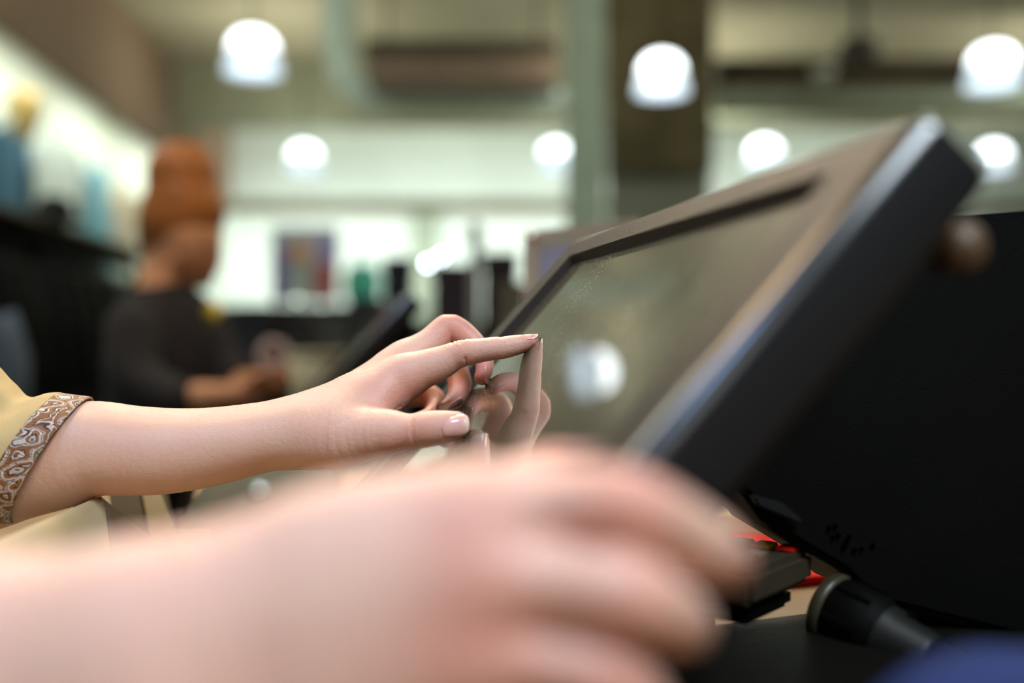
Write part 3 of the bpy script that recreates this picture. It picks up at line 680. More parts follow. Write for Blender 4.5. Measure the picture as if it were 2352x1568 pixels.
# red box and cream leaflet holder behind the terminal
def on_counter(px, py, up=0.0):
    d = (CAMZ-CZ-up)*FPX/(py-784.0); p = P(px, py, d); return V3(p.x, p.y, CZ+up)
def V3(x, y, z): return Vector((x, y, z))
rbx = empty('red_folder', on_counter(1840, 1270), 'bright red folder lying flat on the counter behind the card terminal', 'folder')
q = [on_counter(1942, 1318, .006), on_counter(1752, 1208, .006), on_counter(1650, 1208, .006), on_counter(1800, 1330, .006)]
MB().prism(q, (0, 0, -.0055), (0, 0, 0)).obj('cover', mat('red_card', (210, 26, 8), .7, spec=.1), rbx, bevel=.001)
lh = empty('leaflet_holder', P(1680, 1300, .80), 'cream leaflet holder standing behind the curled fingers, left of the red box', 'holder')
lh.location.z = CZ
z0 = CZ+.0005
pa = [P(1600, 1110, .80), P(1697, 1122, .80), P(1770, 1222, .80)]
MB().prism([pa[0], pa[1], pa[2], Vector((pa[2].x+.004, pa[2].y, z0)), Vector((pa[0].x, pa[0].y, z0))], (0, 0, 0), (0, .012, 0)).obj('back_panel', mat('cream_plastic', (206, 186, 140), .5), lh, bevel=.001)
MB().box((pa[0].x, .770, z0), (pa[2].x-.004, .7995, z0+.02)).obj('pocket', mat('cream_plastic', (206, 186, 140)), lh, bevel=.001)
# blue cloth, close to the camera at the lower right
def heap(name, c, rx, ry, rz, m, seed=1, seg=48):
    mb = MB(); rnd = random.Random(seed); ph = [rnd.uniform(0, 6) for _ in range(6)]; vs = []; fs = []; n = 24
    for i in range(n+1):
        t = i/n
        for j in range(seg):
            a = 2*math.pi*j/seg
            r = math.cos(t*math.pi/2)**.55
            k = 1+.07*math.sin(3*a+ph[0]+2*t)+.05*math.sin(7*a+ph[1]+3*t)+.03*math.sin(13*a+ph[2]-5*t)
            z = math.sin(t*math.pi/2)*rz*(1+.10*math.sin(2*a+ph[3])*(1-t)+.05*math.sin(5*a+ph[4])*(1-t))
            vs.append(Vector(c)+Vector((rx*r*k*math.cos(a), ry*r*k*math.sin(a), z)))
    for i in range(n):
        for j in range(seg): fs.append((i*seg+j, i*seg+(j+1) % seg, (i+1)*seg+(j+1) % seg, (i+1)*seg+j))
    fs.append(tuple(range(seg))[::-1]); mb.add(vs, fs)
    return mb.obj(name, m, None, smooth=True)
tag(heap('blue_pouch', (.125, .235, CZ+.0188), .052, .034, .062, mat('blue_cloth', (24, 38, 84), .9, var=.15, vscale=60, bump=.4, bscale=600)), 'dark blue fabric pouch on the black base plate, bottom right corner', 'pouch')
# ------------------------------------------------------------------ counter
CT = mat('counter_laminate', (150, 122, 88), rough=.4, var=.06, vscale=20, spec=.5)
counter = empty('checkout_counter', (-.15, .45, 0), 'tan laminate checkout counter under the till and card terminal', 'counter')
MB().box((-.44, -.10, CZ-.04), (1.1, 1.16, CZ)).obj('worktop', CT, counter, bevel=.004)
MB().box((-.40, -.06, 0.0), (1.06, 1.12, CZ-.04)).obj('cabinet', mat('dark_brown_wood', (50, 42, 34), .6, var=.1), counter, bevel=.004)
# cream receipt printer under the forearm
CR = mat('cream_shell', (196, 178, 140), rough=.34, spec=.5, var=.03)
CR2 = mat('grey_shell', (150, 142, 132), rough=.4, spec=.5, var=.03)
pr = empty('receipt_printer', (-.28, .46, CZ), 'cream sloped receipt printer on which the bare forearm rests', 'printer')
zt = P(225, 1140, .52).z
def V3(x, y, z): return Vector((x, y, z))
A1 = V3(P(225, 1140, .520).x, .520, zt); A0_ = V3(A1.x+.012, .30, zt)
C1 = V3(A1.x-.10, .540, zt-.055); C0 = V3(A1.x-.09, .30, zt-.060)
def low(p, dx, dy, z=CZ+.001): return V3(p.x+dx, p.y+dy, z)
top = [A0_, A1, C1, C0]; mid = [A0_+V3(.011, -.006, -.009), A1+V3(.0035, .001, -.0045), C1+V3(-.004, .004, -.006), C0+V3(-.004, -.006, -.006)]
bot = [low(A0_, .035, -.02), low(A1, .014, -.004), low(C1, -.01, .006), low(C0, -.01, -.02)]
vs = top+mid+bot
fs = [(0, 1, 2, 3), (8, 11, 10, 9)]+[(i, (i+1) % 4, 4+(i+1) % 4, 4+i) for i in range(4)]+[(4+i, 4+(i+1) % 4, 8+(i+1) % 4, 8+i) for i in range(4)]
MB().add(vs, fs).obj('printer_shell', CR, pr, bevel=.0012)
g = [P(232, 1140, .5245), P(350, 1238, .575), P(356, 1330, .575), P(304, 1330, .538), P(254, 1330, .523)]
for k in (2, 3, 4): g[k].z = CZ+.001
gb = [p+V3(-.02, .012, -.004 if i < 2 else 0) for i, p in enumerate(g)]
MB().add(g+gb, [(0, 3, 4), (0, 1, 2, 3), (0, 5, 6, 1), (1, 6, 7, 2), (2, 7, 8, 9, 4, 3), (4, 9, 5, 0), (5, 9, 8), (5, 8, 7, 6)]).obj('side_wedge', CR2, pr)
ph = empty('document_tray', (-.17, .62, CZ), 'upright beige document tray behind the receipt printer', 'tray')
q = [P(322, 1120, .60), P(362, 1120, .60), P(412, 1260, .60), P(352, 1260, .60)]
MB().prism(q, (0, 0, 0), (-.004, .012, 0)).obj('side_panel', mat('beige_shell', (196, 178, 128), .5), ph, bevel=.001)
q2 = [P(248, 1120, .603), P(320, 1120, .603), P(350, 1262, .603), P(268, 1262, .603)]
MB().prism(q2, (0, 0, 0), (-.002, .05, 0)).obj('front_panel', mat('taupe_shell', (120, 108, 82), .45), ph, bevel=.001)
zl = q[2].z
MB().box((P(268, 1262, .60).x, .598, CZ+.0005), (P(424, 1262, .60).x, .655, zl+.001)).obj('tray_base', mat('taupe_shell', (120, 108, 82)), ph, bevel=.001)
# glossy grey scanner plate to the right of it
sp = empty('scanner_plate', (-.10, .70, CZ), 'glossy grey-green flatbed scanner on the counter seen under the wrist', 'scanner')
def at66(px, py):
    p = P(px, py, .66); return p if py < 1300 else V3(p.x, p.y, CZ+.0008)
sq = [at66(372, 1400), at66(418, 1180), at66(478, 1106), at66(560, 1074), at66(780, 1064), at66(800, 1400)]
MB().prism(sq, (0, 0, 0), (-.02, .13, 0)).obj('scanner_body', mat('grey_green_gloss', (138, 134, 112), .24, spec=.6, coat=.5), sp, bevel=.005)
MB().prism([V3(sq[0].x-.012, .657, CZ+.0008), V3(sq[0].x-.010, .657, sq[2].z), V3(sq[2].x-.012, .657, sq[2].z), V3(sq[1].x-.008, .657, sq[1].z), V3(sq[0].x-.001, .657, CZ+.0008)], (0, 0, 0), (-.02, .12, 0)).obj('dark_gap_piece', BLK, sp, bevel=.001)  # added black piece standing in for the dark gap beside the tray
MB().lathe([(0, -.0015), (.0065, -.0015), (.0075, 0), (.0075, .001)], P(596, 1126, .6585), (0, 1, 0), 24).obj('reflection_disc', mat('pale_reflection', (176, 184, 172), .25, spec=.6), sp, smooth=True)  # pale disc that paints a lamp's reflection onto the scanner
# ------------------------------------------------------------------ background: shop shell
def struct(name, mb, m, bevel=0.0):
    o = mb.obj(name, m, None, bevel=bevel); o['kind'] = 'structure'; return o
WALL = mat('wall_paint', (206, 216, 204), .8, var=.03, vscale=1.2)
CEIL = mat('ceiling_paint', (172, 166, 136), .9, var=.07, vscale=.8)
CH = 4.8
struct('floor', MB().box((-8, -4, -.1), (12, 17.4, 0)), mat('floor_tiles', (120, 112, 98), .35, var=.06, vscale=2))
struct('ceiling', MB().box((-8, -4, CH), (12, 17.4, CH+.1)), CEIL)
struct('wall_far', MB().box((-8, 17, 0), (12, 17.2, CH)), WALL)
struct('wall_right', MB().box((11.5, -4, 0), (11.7, 17.2, CH)), WALL)
struct('wall_back', MB().box((-8, -4.2, 0), (12, -4, CH)), WALL)
LD = Vector((-.1, 1, 0)).normalized(); LN = Vector((1, .1, 0)).normalized()
def WL(y, off, z): return Vector((-off-.1*y, y, z))
lw = MB().add([WL(-4, 4.0, 0), WL(17.1, 4.0, 0), WL(17.1, 4.0, CH), WL(-4, 4.0, CH), WL(-4, 4.2, 0), WL(17.1, 4.2, 0), WL(17.1, 4.2, CH), WL(-4, 4.2, CH)], [(0, 1, 2, 3), (4, 7, 6, 5), (0, 4, 5, 1), (3, 2, 6, 7), (0, 3, 7, 4), (1, 5, 6, 2)])
struct('wall_left', lw, mat('wall_left_paint', (224, 232, 220), .8, var=.03))
sf = MB().add([WL(-4, 3.10, 3.60), WL(17, 3.10, 3.60), WL(17, 3.10, CH-.002), WL(-4, 3.10, CH-.002), WL(-4, 3.20, 3.60), WL(17, 3.20, 3.60), WL(17, 3.20, CH-.002), WL(-4, 3.20, CH-.002)], [(0, 1, 2, 3), (4, 7, 6, 5), (0, 4, 5, 1), (3, 2, 6, 7), (0, 3, 7, 4), (1, 5, 6, 2)])
struct('trim_1', sf, mat('soffit_paint', (150, 124, 100), .8, var=.04))
struct('trim_2', MB().box((-7, 12.9, 4.05), (11.4, 13.3, CH-.002)), mat('beam_paint', (176, 180, 150), .8))
struct('trim_3', MB().box((-5, 16.86, 3.38), (11.4, 16.998, 3.50)), mat('picture_rail', (112, 98, 70), .7))
for k, (px, wpx) in enumerate(((976, 52), (1420, 40))):
    x = (px-1176)/FPX*16.8; ww = wpx/FPX*16.8/2
    struct('trim_%d' % (4+k), MB().box((x-ww, 16.8, 0), (x+ww, 16.997, 3.38)), mat('post_paint', (140, 150, 128), .7))
# pillars
pil = MB().box((P(1303, 0, 6).x, 6.0, 0), (P(1388, 0, 6).x, 6.2, CH-.002))
o = pil.obj('pillar', mat('pale_green_paint', (172, 184, 158), .7), None, bevel=.01); tag(o, kind='structure')
pil = MB().box((P(1402, 0, 10).x, 10.0, 2.9), (P(1640, 0, 10).x, 10.6, CH-.002))
tag(pil.obj('bulkhead_beam', mat('olive_paint', (98, 88, 58), .8, var=.15, vscale=2.5), None, bevel=.02), kind='structure')
pil = MB().box((P(1404, 0, 10).x, 10.15, 0), (P(1640, 0, 10).x, 10.5, 2.9))
tag(pil.obj('pillar', mat('grey_green_paint', (128, 130, 112), .8, var=.1, vscale=2), None, bevel=.01), kind='structure')
# ceiling pipe running towards the camera and bending right
PIPE = mat('galvanised_pipe', (222, 242, 224), .28, metal=.0, spec=.7)
zz = CAMZ+2.24
pp = [(-1.60, CH), (-1.60, 4.4), (-1.60, 4.0), (-1.585, 3.85), (-1.53, 3.68), (-1.44, 3.56), (-1.30, 3.47), (-1.1, 3.43), (-.6, 3.43), (0, 3.43), (.56, 3.43)]
tag(MB().tube([(x, 9.2, z) for x, z in pp], [.16, .16, .16, .155, .15, .14, .13, .12, .115, .115, .115], 24).obj('ceiling_pipe', PIPE, None, smooth=True), 'pale pipe dropping from the ceiling and bending right towards the pale green pillar', 'pipe')
pp = [P(1650, 232, 9.6), P(2360, 236, 9.9)]
tag(MB().tube(ptsline(pp[0], pp[1]+Vector((2, 0, 0)), 8), .125, 20).obj('ceiling_pipe', mat('dull_pipe', (128, 134, 112), .4, metal=.2), None, smooth=True), 'straight dull green-grey ceiling pipe above the touchscreen, right of the dark bulkhead', 'pipe')
ac = empty('air_conditioner', P(1065, 150, 8.4), 'brown-grey ceiling air conditioning unit between pipe and pale green pillar', 'air conditioner')
a = P(842, 100, 8.4); b = P(1278, 192, 8.4)
MB().box((a.x, 8.4, b.z), (b.x, 8.9, a.z)).obj('casing', mat('brown_metal', (140, 118, 96), .6, var=.08, vscale=3), ac, bevel=.01)
MB().box((a.x-.02, 8.36, a.z-.10), (b.x+.02, 8.8, a.z+.03)).obj('shadow_strip', mat('shadow_gap_olive', (64, 56, 36), .6), ac, bevel=.005)  # shadow gap at the casing's top, built as a dark strip
for x in (a.x+.15, b.x-.15): MB().tube([(x, 8.6, a.z), (x, 8.6, CH)], .012, 8).obj('hanger_rod', BLK, ac)
# dark beam on the right
a = P(1642, 132, 10.8); b = P(2700, 205, 10.8)
tag(MB().box((a.x, 10.8, b.z), (11.3, 11.1, a.z)).obj('ceiling_beam', mat('dark_beam', (74, 62, 42), .8, var=.12, vscale=3), None, bevel=.01), kind='structure')
pj = empty('ceiling_projector', P(1970, 108, 9.0), 'dark round ceiling unit above the right-hand beam', 'projector')
MB().lathe([(0, .10), (.14, .08), (.19, 0), (.15, -.09), (.05, -.13), (0, -.13)], P(1972, 112, 9.0), (0, 0, 1), 24).obj('housing', mat('dark_unit', (44, 38, 26), .6), pj, smooth=True)
MB().tube([P(1972, 95, 9.0), (P(1972, 95, 9.0).x, 9.0, CH)], .03, 10).obj('mount', BLK, pj)
MB().lathe([(0, -.16), (.08, -.13), (.10, -.05), (.10, 0)], P(1892, 170, 9.0)+V3(0, 0, .05), (0, 0, 1), 20).obj('lens', mat('lens_grey', (150, 148, 128), .25, metal=.4), pj, smooth=True)
# pendant lamps
LH = mat('lamp_bright', (255, 255, 255), .5, emit=5.5, ecol=(240, 250, 255))
LS = mat('lamp_skirt', (215, 228, 235), .4, emit=1.0, ecol=(206, 222, 236))
def make_lamp(loc, label):
    r = empty('pendant_lamp', loc, label, 'lamp', 'white dome pendant lamps')
    c = Vector(loc)
    MB().lathe([(0, .165), (.06, .160), (.12, .135), (.16, .095), (.182, .04), (.186, 0.0), (.180, 0), (.176, .04), (.153, .09), (.115, .13), (.06, .15), (0, .155)], c, (0, 0, 1), 28).obj('dome', LH, r, smooth=True)
    MB().lathe([(.186, 0), (.203, -.06), (.232, -.17), (.228, -.17), (.198, -.06), (.180, 0)], c, (0, 0, 1), 28).obj('skirt', LS, r, smooth=True)
    MB().lathe([(.0, .20), (.03, .20), (.035, .165), (.03, .155), (0, .155)], c, (0, 0, 1), 16).obj('cap', mat('lamp_cap', (70, 66, 56), .5), r, smooth=True)
    MB().tube([c+V3(0, 0, .19), V3(c.x, c.y, CH)], .008, 8).obj('cord', BLK, r)
    return r
def copy_thing(o, loc, label=None):
    d = Vector(loc)-o.location
    c = o.copy(); COL.objects.link(c); c.location = loc
    if label: c['label'] = label
    for ch in list(o.children):
        k = ch.copy(); COL.objects.link(k); k.parent = c; k.matrix_parent_inverse = ch.matrix_parent_inverse.copy()
        for g in ch.children:
            h = g.copy(); COL.objects.link(h); h.parent = k; h.matrix_parent_inverse = g.matrix_parent_inverse.copy()
    return c
lamp_px = [(581, 118, 8.0, 'white pendant lamp nearest above the woman, highest on the left side'),
           (699, 362, 12.6, 'far white pendant lamp hanging to the right of the woman\'s bun'),
           (1278, 356, 13.2, 'far white pendant lamp beside the pale green pillar'),
           (1520, 168, 8.8, 'large white pendant lamp in front of the dark olive bulkhead'),
           (1756, 352, 12.2, 'white pendant lamp cut by the screen\'s top edge, over the far wall'),
           (1547, 452, 13.6, 'lowest white pendant lamp, cut by the screen\'s top edge below the bulkhead'),
           (2281, 150, 8.6, 'large white pendant lamp in the upper right corner'),
           (2282, 360, 12.4, 'far white pendant lamp right of the screen\'s top corner')]
lamp0 = None
for x, y, d, lb in lamp_px:
    d = 2.34*FPX/(784-y); loc = P(x, y, d)
    if lamp0 is None: lamp0 = make_lamp(loc, lb)
    else: copy_thing(lamp0, loc, lb)
# small display spotlights; the dim ones are glints made as glowing discs
SPT = mat('spot_emit', (255, 255, 255), .5, emit=24, ecol=(225, 240, 255)); GLINT = mat('glint_glow', (220, 220, 200), .5, emit=6, ecol=(190, 205, 190))
def spot(x, y, d, r, m, label, gl=None):
    o = empty('spotlight_or_glint', P(x, y, d), label, 'spotlight', 'small display spotlights and glints')
    c = P(x, y, d)
    MB().lathe([(0, -.002), (r, -.002), (r, 0), (0, 0)], c, (0, 1, 0), 20).obj('bulb_or_glint', m, o)
    MB().lathe([(r*1.02, -.004), (r*1.25, -.004), (r*1.25, .02), (0, .03)], c, (0, 1, 0), 20).obj('housing', BLK, o, smooth=True)
    MB().tube([c+V3(0, .015, 0), V3(c.x, c.y+.015, 0.0)], r*.4, 8).obj('stem', BLK, o)
spot(983, 605, 5.0, .011, SPT, 'bright spotlight, the lower left one of the overlapping pair')
spot(1013, 590, 5.4, .011, SPT, 'bright spotlight, the upper right one of the overlapping pair')
spot(683, 688, 4.4, .010, GLINT, 'dim round glint below the purple poster')
spot(1010, 694, 4.0, .010, GLINT, 'dim round glint above the raised knuckle')
spot(741, 702, 4.6, .006, GLINT, 'faintest glint, right of the one below the poster')
# ------------------------------------------------------------------ far wall: poster, teal bag
po = empty('poster', P(700, 690, 16.7), 'purple, orange and red poster on the bright far wall', 'poster')
def fbox(x0, y0, x1, y1, d, th, m, nm, par, bevel=.01):
    a = P(x0, y1, d); b = P(x1, y0, d); return MB().box((a.x, d, a.z), (b.x, d+th, b.z)).obj(nm, m, par, bevel=bevel)
fbox(622, 520, 778, 692, 14.0, .05, mat('poster_lilac', (214, 212, 232), .6, var=.1, vscale=1.5), 'poster_board', po)
for (x0, y0, x1, y1, c, z) in ((622, 556, 660, 690, (140, 126, 190), .02), (735, 545, 778, 600, (160, 140, 214), .02), (665, 556, 716, 602, (232, 170, 110), .03), (662, 602, 715, 690, (196, 208, 204), .03), (716, 600, 778, 690, (196, 110, 112), .025)):
    m = mat('print_%d_%d' % (x0, y0), c, .6, var=.1, vscale=2)
    a = P((x0+x1)/2, (y0+y1)/2, 14.0-z); rx = (x1-x0)/2/FPX*14; rz = (y1-y0)/2/FPX*14
    MB().prism([a+V3(rx*math.copysign(abs(math.cos(t))**.6, math.cos(t)), 0, rz*math.copysign(abs(math.sin(t))**.6, math.sin(t))) for t in [2*math.pi*i/28 for i in range(28)]], (0, 0, 0), (0, .012, 0)).obj('printed_patch', m, po)
for x in (640, 760):
    MB().tube([P(x, 690, 14.03), V3(P(x, 690, 14.03).x, 14.03, 0)], .02, 8).obj('poster_leg', BLK, po)
tb = empty('teal_bag', P(835, 695, 12), 'round teal bag standing on the dark far counter', 'bag')
MB().lathe([(0, .30), (.12, .29), (.20, .22), (.235, .10), (.23, -.05), (.20, -.16), (.10, -.18), (0, -.18)], P(832, 660, 12), (0, 0, 1), 28).obj('bag_body', mat('teal_cloth', (96, 206, 184), .7), tb, smooth=True)
zb = P(832, 660, 12)
MB().tube([zb+V3(-.10, 0, .27), zb+V3(-.08, 0, .40), zb+V3(0, 0, .45), zb+V3(.08, 0, .40), zb+V3(.10, 0, .27)], .012, 8).obj('handle', mat('teal_cloth', (96, 206, 184)), tb, smooth=True)
# ------------------------------------------------------------------ dark display units, mid distance
DK = mat('dark_fixture', (58, 56, 44), .55, var=.12, vscale=4); DK2 = mat('dark_shelf_top', (92, 94, 78), .4, var=.1, vscale=4)
def shelf_unit(x0, x1, y, depth, ztop, label, grp='dark display units'):
    o = empty('display_unit', ((x0+x1)/2, y+depth/2, 0), label, 'shelf unit', grp)
    MB().box((x0, y, 0), (x1, y+depth, ztop-.03)).obj('cabinet', DK, o, bevel=.01)
    MB().box((x0-.02, y-.02, ztop-.03), (x1+.02, y+depth+.02, ztop)).obj('top_panel', DK2, o, bevel=.006)
    n = max(2, int((x1-x0)/.5))
    for k in range(n):
        a = x0+(x1-x0)*k/n
        MB().box((a+.03, y-.015, .2), (a+(x1-x0)/n-.03, y+.001, ztop-.10)).obj('door', mat('dark_door', (30, 28, 24), .5, var=.15), o, bevel=.004)
    return o
shelf_unit(P(505, 0, 6.2).x, P(905, 0, 6.2).x, 6.2, .6, CAMZ+(784-702)/FPX*6.2, 'long dark unit with grey top, behind the woman\'s back and hands')
shelf_unit(P(560, 0, 11.8).x, P(900, 0, 11.8).x, 11.8, .5, P(0, 695, 12).z-.03, 'far dark unit carrying the round teal bag')
shelf_unit(P(930, 0, 4.4).x, P(1200, 0, 4.4).x, 4.4, .5, CAMZ+(784-735)/FPX*4.4, 'dark unit behind the raised knuckle')
# dark clothing rack on the left
def garment(root_name, loc, w, h, m, label, cat, group, dirv=Vector((0, 1, 0)), sleeve=True, hang=True):
    """a hung shirt: body and sleeves as one softly folded solid, hanger apart"""
    o = empty(root_name, loc, label, cat, group); c = Vector(loc); nrm = Vector((dirv.y, -dirv.x, 0)); vs = []; fs = []
    nu, nv = 15, 12; th = .035
    for sd in (1, -1):
        for j in range(nv+1):
            t = j/nv; hw = w/2*(.42+.58*min(1, t*6)**.5)*(1-.10*math.sin(t*3.1)) if t < .99 else w/2*.96
            for i in range(nu+1):
                u = -1+2*i/nu; edge = (1-u*u)**.5
                f = .012*math.sin(u*9+t*2)*t
                vs.append(c+dirv*(u*hw)+V3(0, 0, -t*h-(.10*w*abs(u)*(1-t)))+nrm*(sd*(th*edge+.004)+f))
    k = (nu+1)*(nv+1)
    for sd in (0, 1):
        for j in range(nv):
            for i in range(nu):
                q = (j*(nu+1)+i+sd*k, j*(nu+1)+i+1+sd*k, (j+1)*(nu+1)+i+1+sd*k, (j+1)*(nu+1)+i+sd*k)
                fs.append(q if sd == 0 else q[::-1])
    rim = [i for i in range(nu+1)]+[j*(nu+1)+nu for j in range(1, nv+1)]+[nv*(nu+1)+i for i in range(nu-1, -1, -1)]+[j*(nu+1) for j in range(nv-1, 0, -1)]
    fs += [(rim[i], rim[(i+1) % len(rim)], k+rim[(i+1) % len(rim)], k+rim[i]) for i in range(len(rim))]
    MB().add(vs, fs).obj('cloth', m, o, smooth=True)
    if sleeve:
        for s in (-1, 1):
            MB().tube([c+dirv*(s*w*.40)+V3(0, 0, -.06), c+dirv*(s*w*.52)+V3(0, 0, -h*.28), c+dirv*(s*w*.56)+V3(0, 0, -h*.58)], [.06, .055, .045], 12).obj('sleeve', m, o, smooth=True)
    if hang:
        MB().tube([c+dirv*(-w*.36)+V3(0, 0, -.04), c+V3(0, 0, .03), c+V3(0, 0, .09), c+nrm*.02+V3(0, 0, .11)], .006, 8).obj('hanger', mat('hanger_metal', (120, 118, 110), .3, metal=1), o, smooth=True)
        MB().tube([c+dirv*(w*.36)+V3(0, 0, -.04), c+V3(0, 0, .03)], .006, 8).obj('hanger', mat('hanger_metal', (120, 118, 110)), o, smooth=True)
    return o
rk = empty('clothing_rack', (-2.35, 4.8, 0), 'dark clothing rack along the left, under the bright wall display', 'clothing rack')
zr = 1.70
for y in (3.4, 5.0, 6.8):
    x = -1.90-.1*y
    MB().tube([(x, y, 0), (x, y, zr)], .022, 10).obj('post', BLK, rk, smooth=True)
MB().tube([(-1.90-.34, 3.4, zr), (-1.90-.68, 6.8, zr)], .02, 10).obj('rail', BLK, rk, smooth=True)
MB().add([V3(-1.70-.34, 3.35, zr+.05), V3(-1.70-.68, 6.85, zr+.05), V3(-2.15-.68, 6.85, zr+.05), V3(-2.15-.34, 3.35, zr+.05), V3(-1.70-.34, 3.35, zr+.075), V3(-1.70-.68, 6.85, zr+.075), V3(-2.15-.68, 6.85, zr+.075), V3(-2.15-.34, 3.35, zr+.075)], [(0, 1, 2, 3), (7, 6, 5, 4), (0, 4, 5, 1), (1, 5, 6, 2), (2, 6, 7, 3), (3, 7, 4, 0)]).obj('top_shelf', mat('rack_shelf', (104, 92, 70), .6), rk)
MB().add([V3(-2.10-.34, 3.35, zr-.75), V3(-2.10-.68, 6.85, zr-.75), V3(-2.10-.68, 6.85, zr+.05), V3(-2.10-.34, 3.35, zr+.05), V3(-2.14-.34, 3.35, zr-.75), V3(-2.14-.68, 6.85, zr-.75), V3(-2.14-.68, 6.85, zr+.05), V3(-2.14-.34, 3.35, zr+.05)], [(0, 1, 2, 3), (7, 6, 5, 4), (0, 4, 5, 1), (1, 5, 6, 2), (2, 6, 7, 3), (3, 7, 4, 0)]).obj('back_panel', mat('rack_back', (40, 34, 26), .7), rk)
gcols = [(18, 16, 14), (28, 24, 20), (14, 13, 12), (36, 32, 26), (20, 22, 24)]
for k in range(13):
    y = 3.55+k*.25; g = gcols[k % 5]
    garment('hung_garment', (-1.90-.1*y, y, zr-.12), .46, .95, mat('garment_%d' % (k % 5), g, .9, var=.15), 'dark shirt packed on the left clothing rack', 'garment', 'dark garments on the left rack', dirv=Vector((1, .1, 0)))
garment('hung_garment', (-1.46, 2.55, 1.32), .30, .60, mat('denim', (84, 94, 104), .9, var=.1), 'grey-blue garment at the left edge, just above the sleeve', 'garment', None, dirv=Vector((1, .15, 0)))
tag(MB().lathe([(0, .10), (.05, .09), (.085, .05), (.09, 0), (.10, -.01), (.15, -.02), (.15, -.026), (0, -.026)], (-2.18, 4.75, zr+.102), (0, 0, 1), 24).obj('black_hat', mat('felt_black', (14, 13, 12), .9), None, smooth=True), 'black hat lying on top of the left clothing rack', 'hat')
# wall display on the left
def wall_item(px, off=3.93): y = off/((947-px)/FPX-0.0); return y
def wgar(px, py, w, h, col, label, nm='wall_garment', sleeve=True):
    y = 3.85/((1176-px)/FPX-.1)
    z = CAMZ+(784-py)/FPX*y
    garment(nm, WL(y, 3.85, z), w, h, mat('wg_%d' % px, col, .85, var=.08, vscale=3), label, 'garment', 'garments on the bright left wall', dirv=LD, sleeve=sleeve)
wgar(12, 285, 1.0, 1.25, (52, 104, 132), 'deep blue garment hung high at the far left of the bright wall')
wgar(135, 305, 1.5, 1.35, (196, 206, 202), 'large pale grey garment on the bright wall, right of the deep blue one')
wgar(226, 375, 1.3, 1.45, (110, 168, 186), 'slim sky-blue garment on the bright wall left of the woman', sleeve=False)
wgar(282, 430, 1.4, 1.0, (196, 180, 156), 'beige garment on the bright wall close to the woman\'s bun')
y = 3.85/((1176+5)/FPX-.1); z = CAMZ+(784-268)/FPX*y
tag(MB().lathe([(0, .26), (.10, .24), (.16, .14), (.15, 0), (.10, -.12), (.07, -.22), (0, -.22)], WL(y, 3.6, z), (0, 0, 1), 20).obj('mannequin_head', mat('ochre_fabric', (206, 176, 110), .8), None, smooth=True), 'ochre mannequin head above the deep blue garment', 'mannequin head')
# ------------------------------------------------------------------ second till and small goods near the woman
M2 = Matrix.Translation((0, 0, 0))
def dup_till(src, loc, rotz, sc, label):
    c = src.copy(); COL.objects.link(c); c.location = loc; c.rotation_euler = (0, 0, rotz); c.scale = (sc, sc, sc); c['label'] = label
    for ch in list(src.children):
        if ch.name.split('.')[0] in ('screen_bezel', 'outer_rim', 'side_shell', 'screen_glass', 'rear_cover', 'vent_slot'):
            k = ch.copy(); COL.objects.link(k); k.parent = c; k.matrix_parent_inverse = Matrix.Translation(-src.location)
    return c
CZ2 = 1.03
t2 = dup_till(till, (P(965, 0, 1.55).x, 1.62, CZ2+.02), 0.0, 1.0, 'second black touchscreen further back, left of the raised knuckle')
MB().prism([V3(-.05, 0, 0), V3(.08, 0, 0), V3(.05, 0, .06), V3(.02, 0, .10)], Vector(t2.location)+V3(-.02, -.05, -.0185), Vector(t2.location)+V3(-.02, .06, -.0185)).obj('stand', BLK, t2, bevel=.004)
c2 = empty('checkout_counter', (-.4, 2.0, 0), 'second dark checkout counter where the woman works', 'counter')
MB().box((-.72, 1.25, CZ2-.04), (.75, 2.02, CZ2)).obj('worktop', mat('dark_counter', (66, 60, 48), .4, var=.1), c2, bevel=.005)
MB().box((-.68, 1.29, 0), (.71, 1.98, CZ2-.04)).obj('cabinet', DK, c2, bevel=.005)
def cup(x, y, d, r, h, col, label, nm='paper_cup', cat='cup'):
    o = empty(nm, V3(P(x, y, d).x, d, CZ2), label, cat); c = V3(P(x, y, d).x, d, CZ2+.001)
    m = mat('cup_%d' % x, col, .55)
    MB().lathe([(0, 0), (r*.75, 0), (r, h), (r*.93, h), (r*.70, .006), (0, .006)], c, (0, 0, 1), 24).obj('bowl', m, o, smooth=True)
    MB().lathe([(r*.93, h-.008), (r*1.06, h-.006), (r*1.06, h+.004), (r*.93, h+.004)], c, (0, 0, 1), 24).obj('rim', m, o, smooth=True)
    return o
cup(728, 850, 1.80, .052, .150, (168, 160, 122), 'beige pot on the second counter in front of the woman\'s hands', 'storage_pot', 'pot')
tag(MB().lathe([(.016, -.014), (.030, -.014), (.032, -.012), (.032, .012), (.030, .014), (.016, .014), (.016, -.014)], P(628, 815, 1.92), (.3, -1, .1), 24).obj('tape_roll', mat('pink_grey', (176, 150, 140), .6), None, smooth=True), 'pinkish-grey roll held up above the woman\'s hands', 'roll')
rnd = random.Random(3)
goods = [(590, 742, 3.0, .10, .10, (40, 36, 30)), (660, 752, 3.1, .12, .12, (56, 50, 42)), (760, 760, 3.2, .12, .10, (96, 92, 80)), (842, 742, 3.3, .10, .16, (70, 66, 54)), (915, 700, 3.6, .10, .34, (26, 25, 20)),
         (1040, 690, 3.6, .14, .26, (66, 46, 42)), (1150, 655, 3.4, .12, .22, (62, 46, 30)), (1092, 660, 3.3, .035, .42, (196, 182, 156)), (1180, 720, 3.2, .09, .20, (150, 128, 92))]
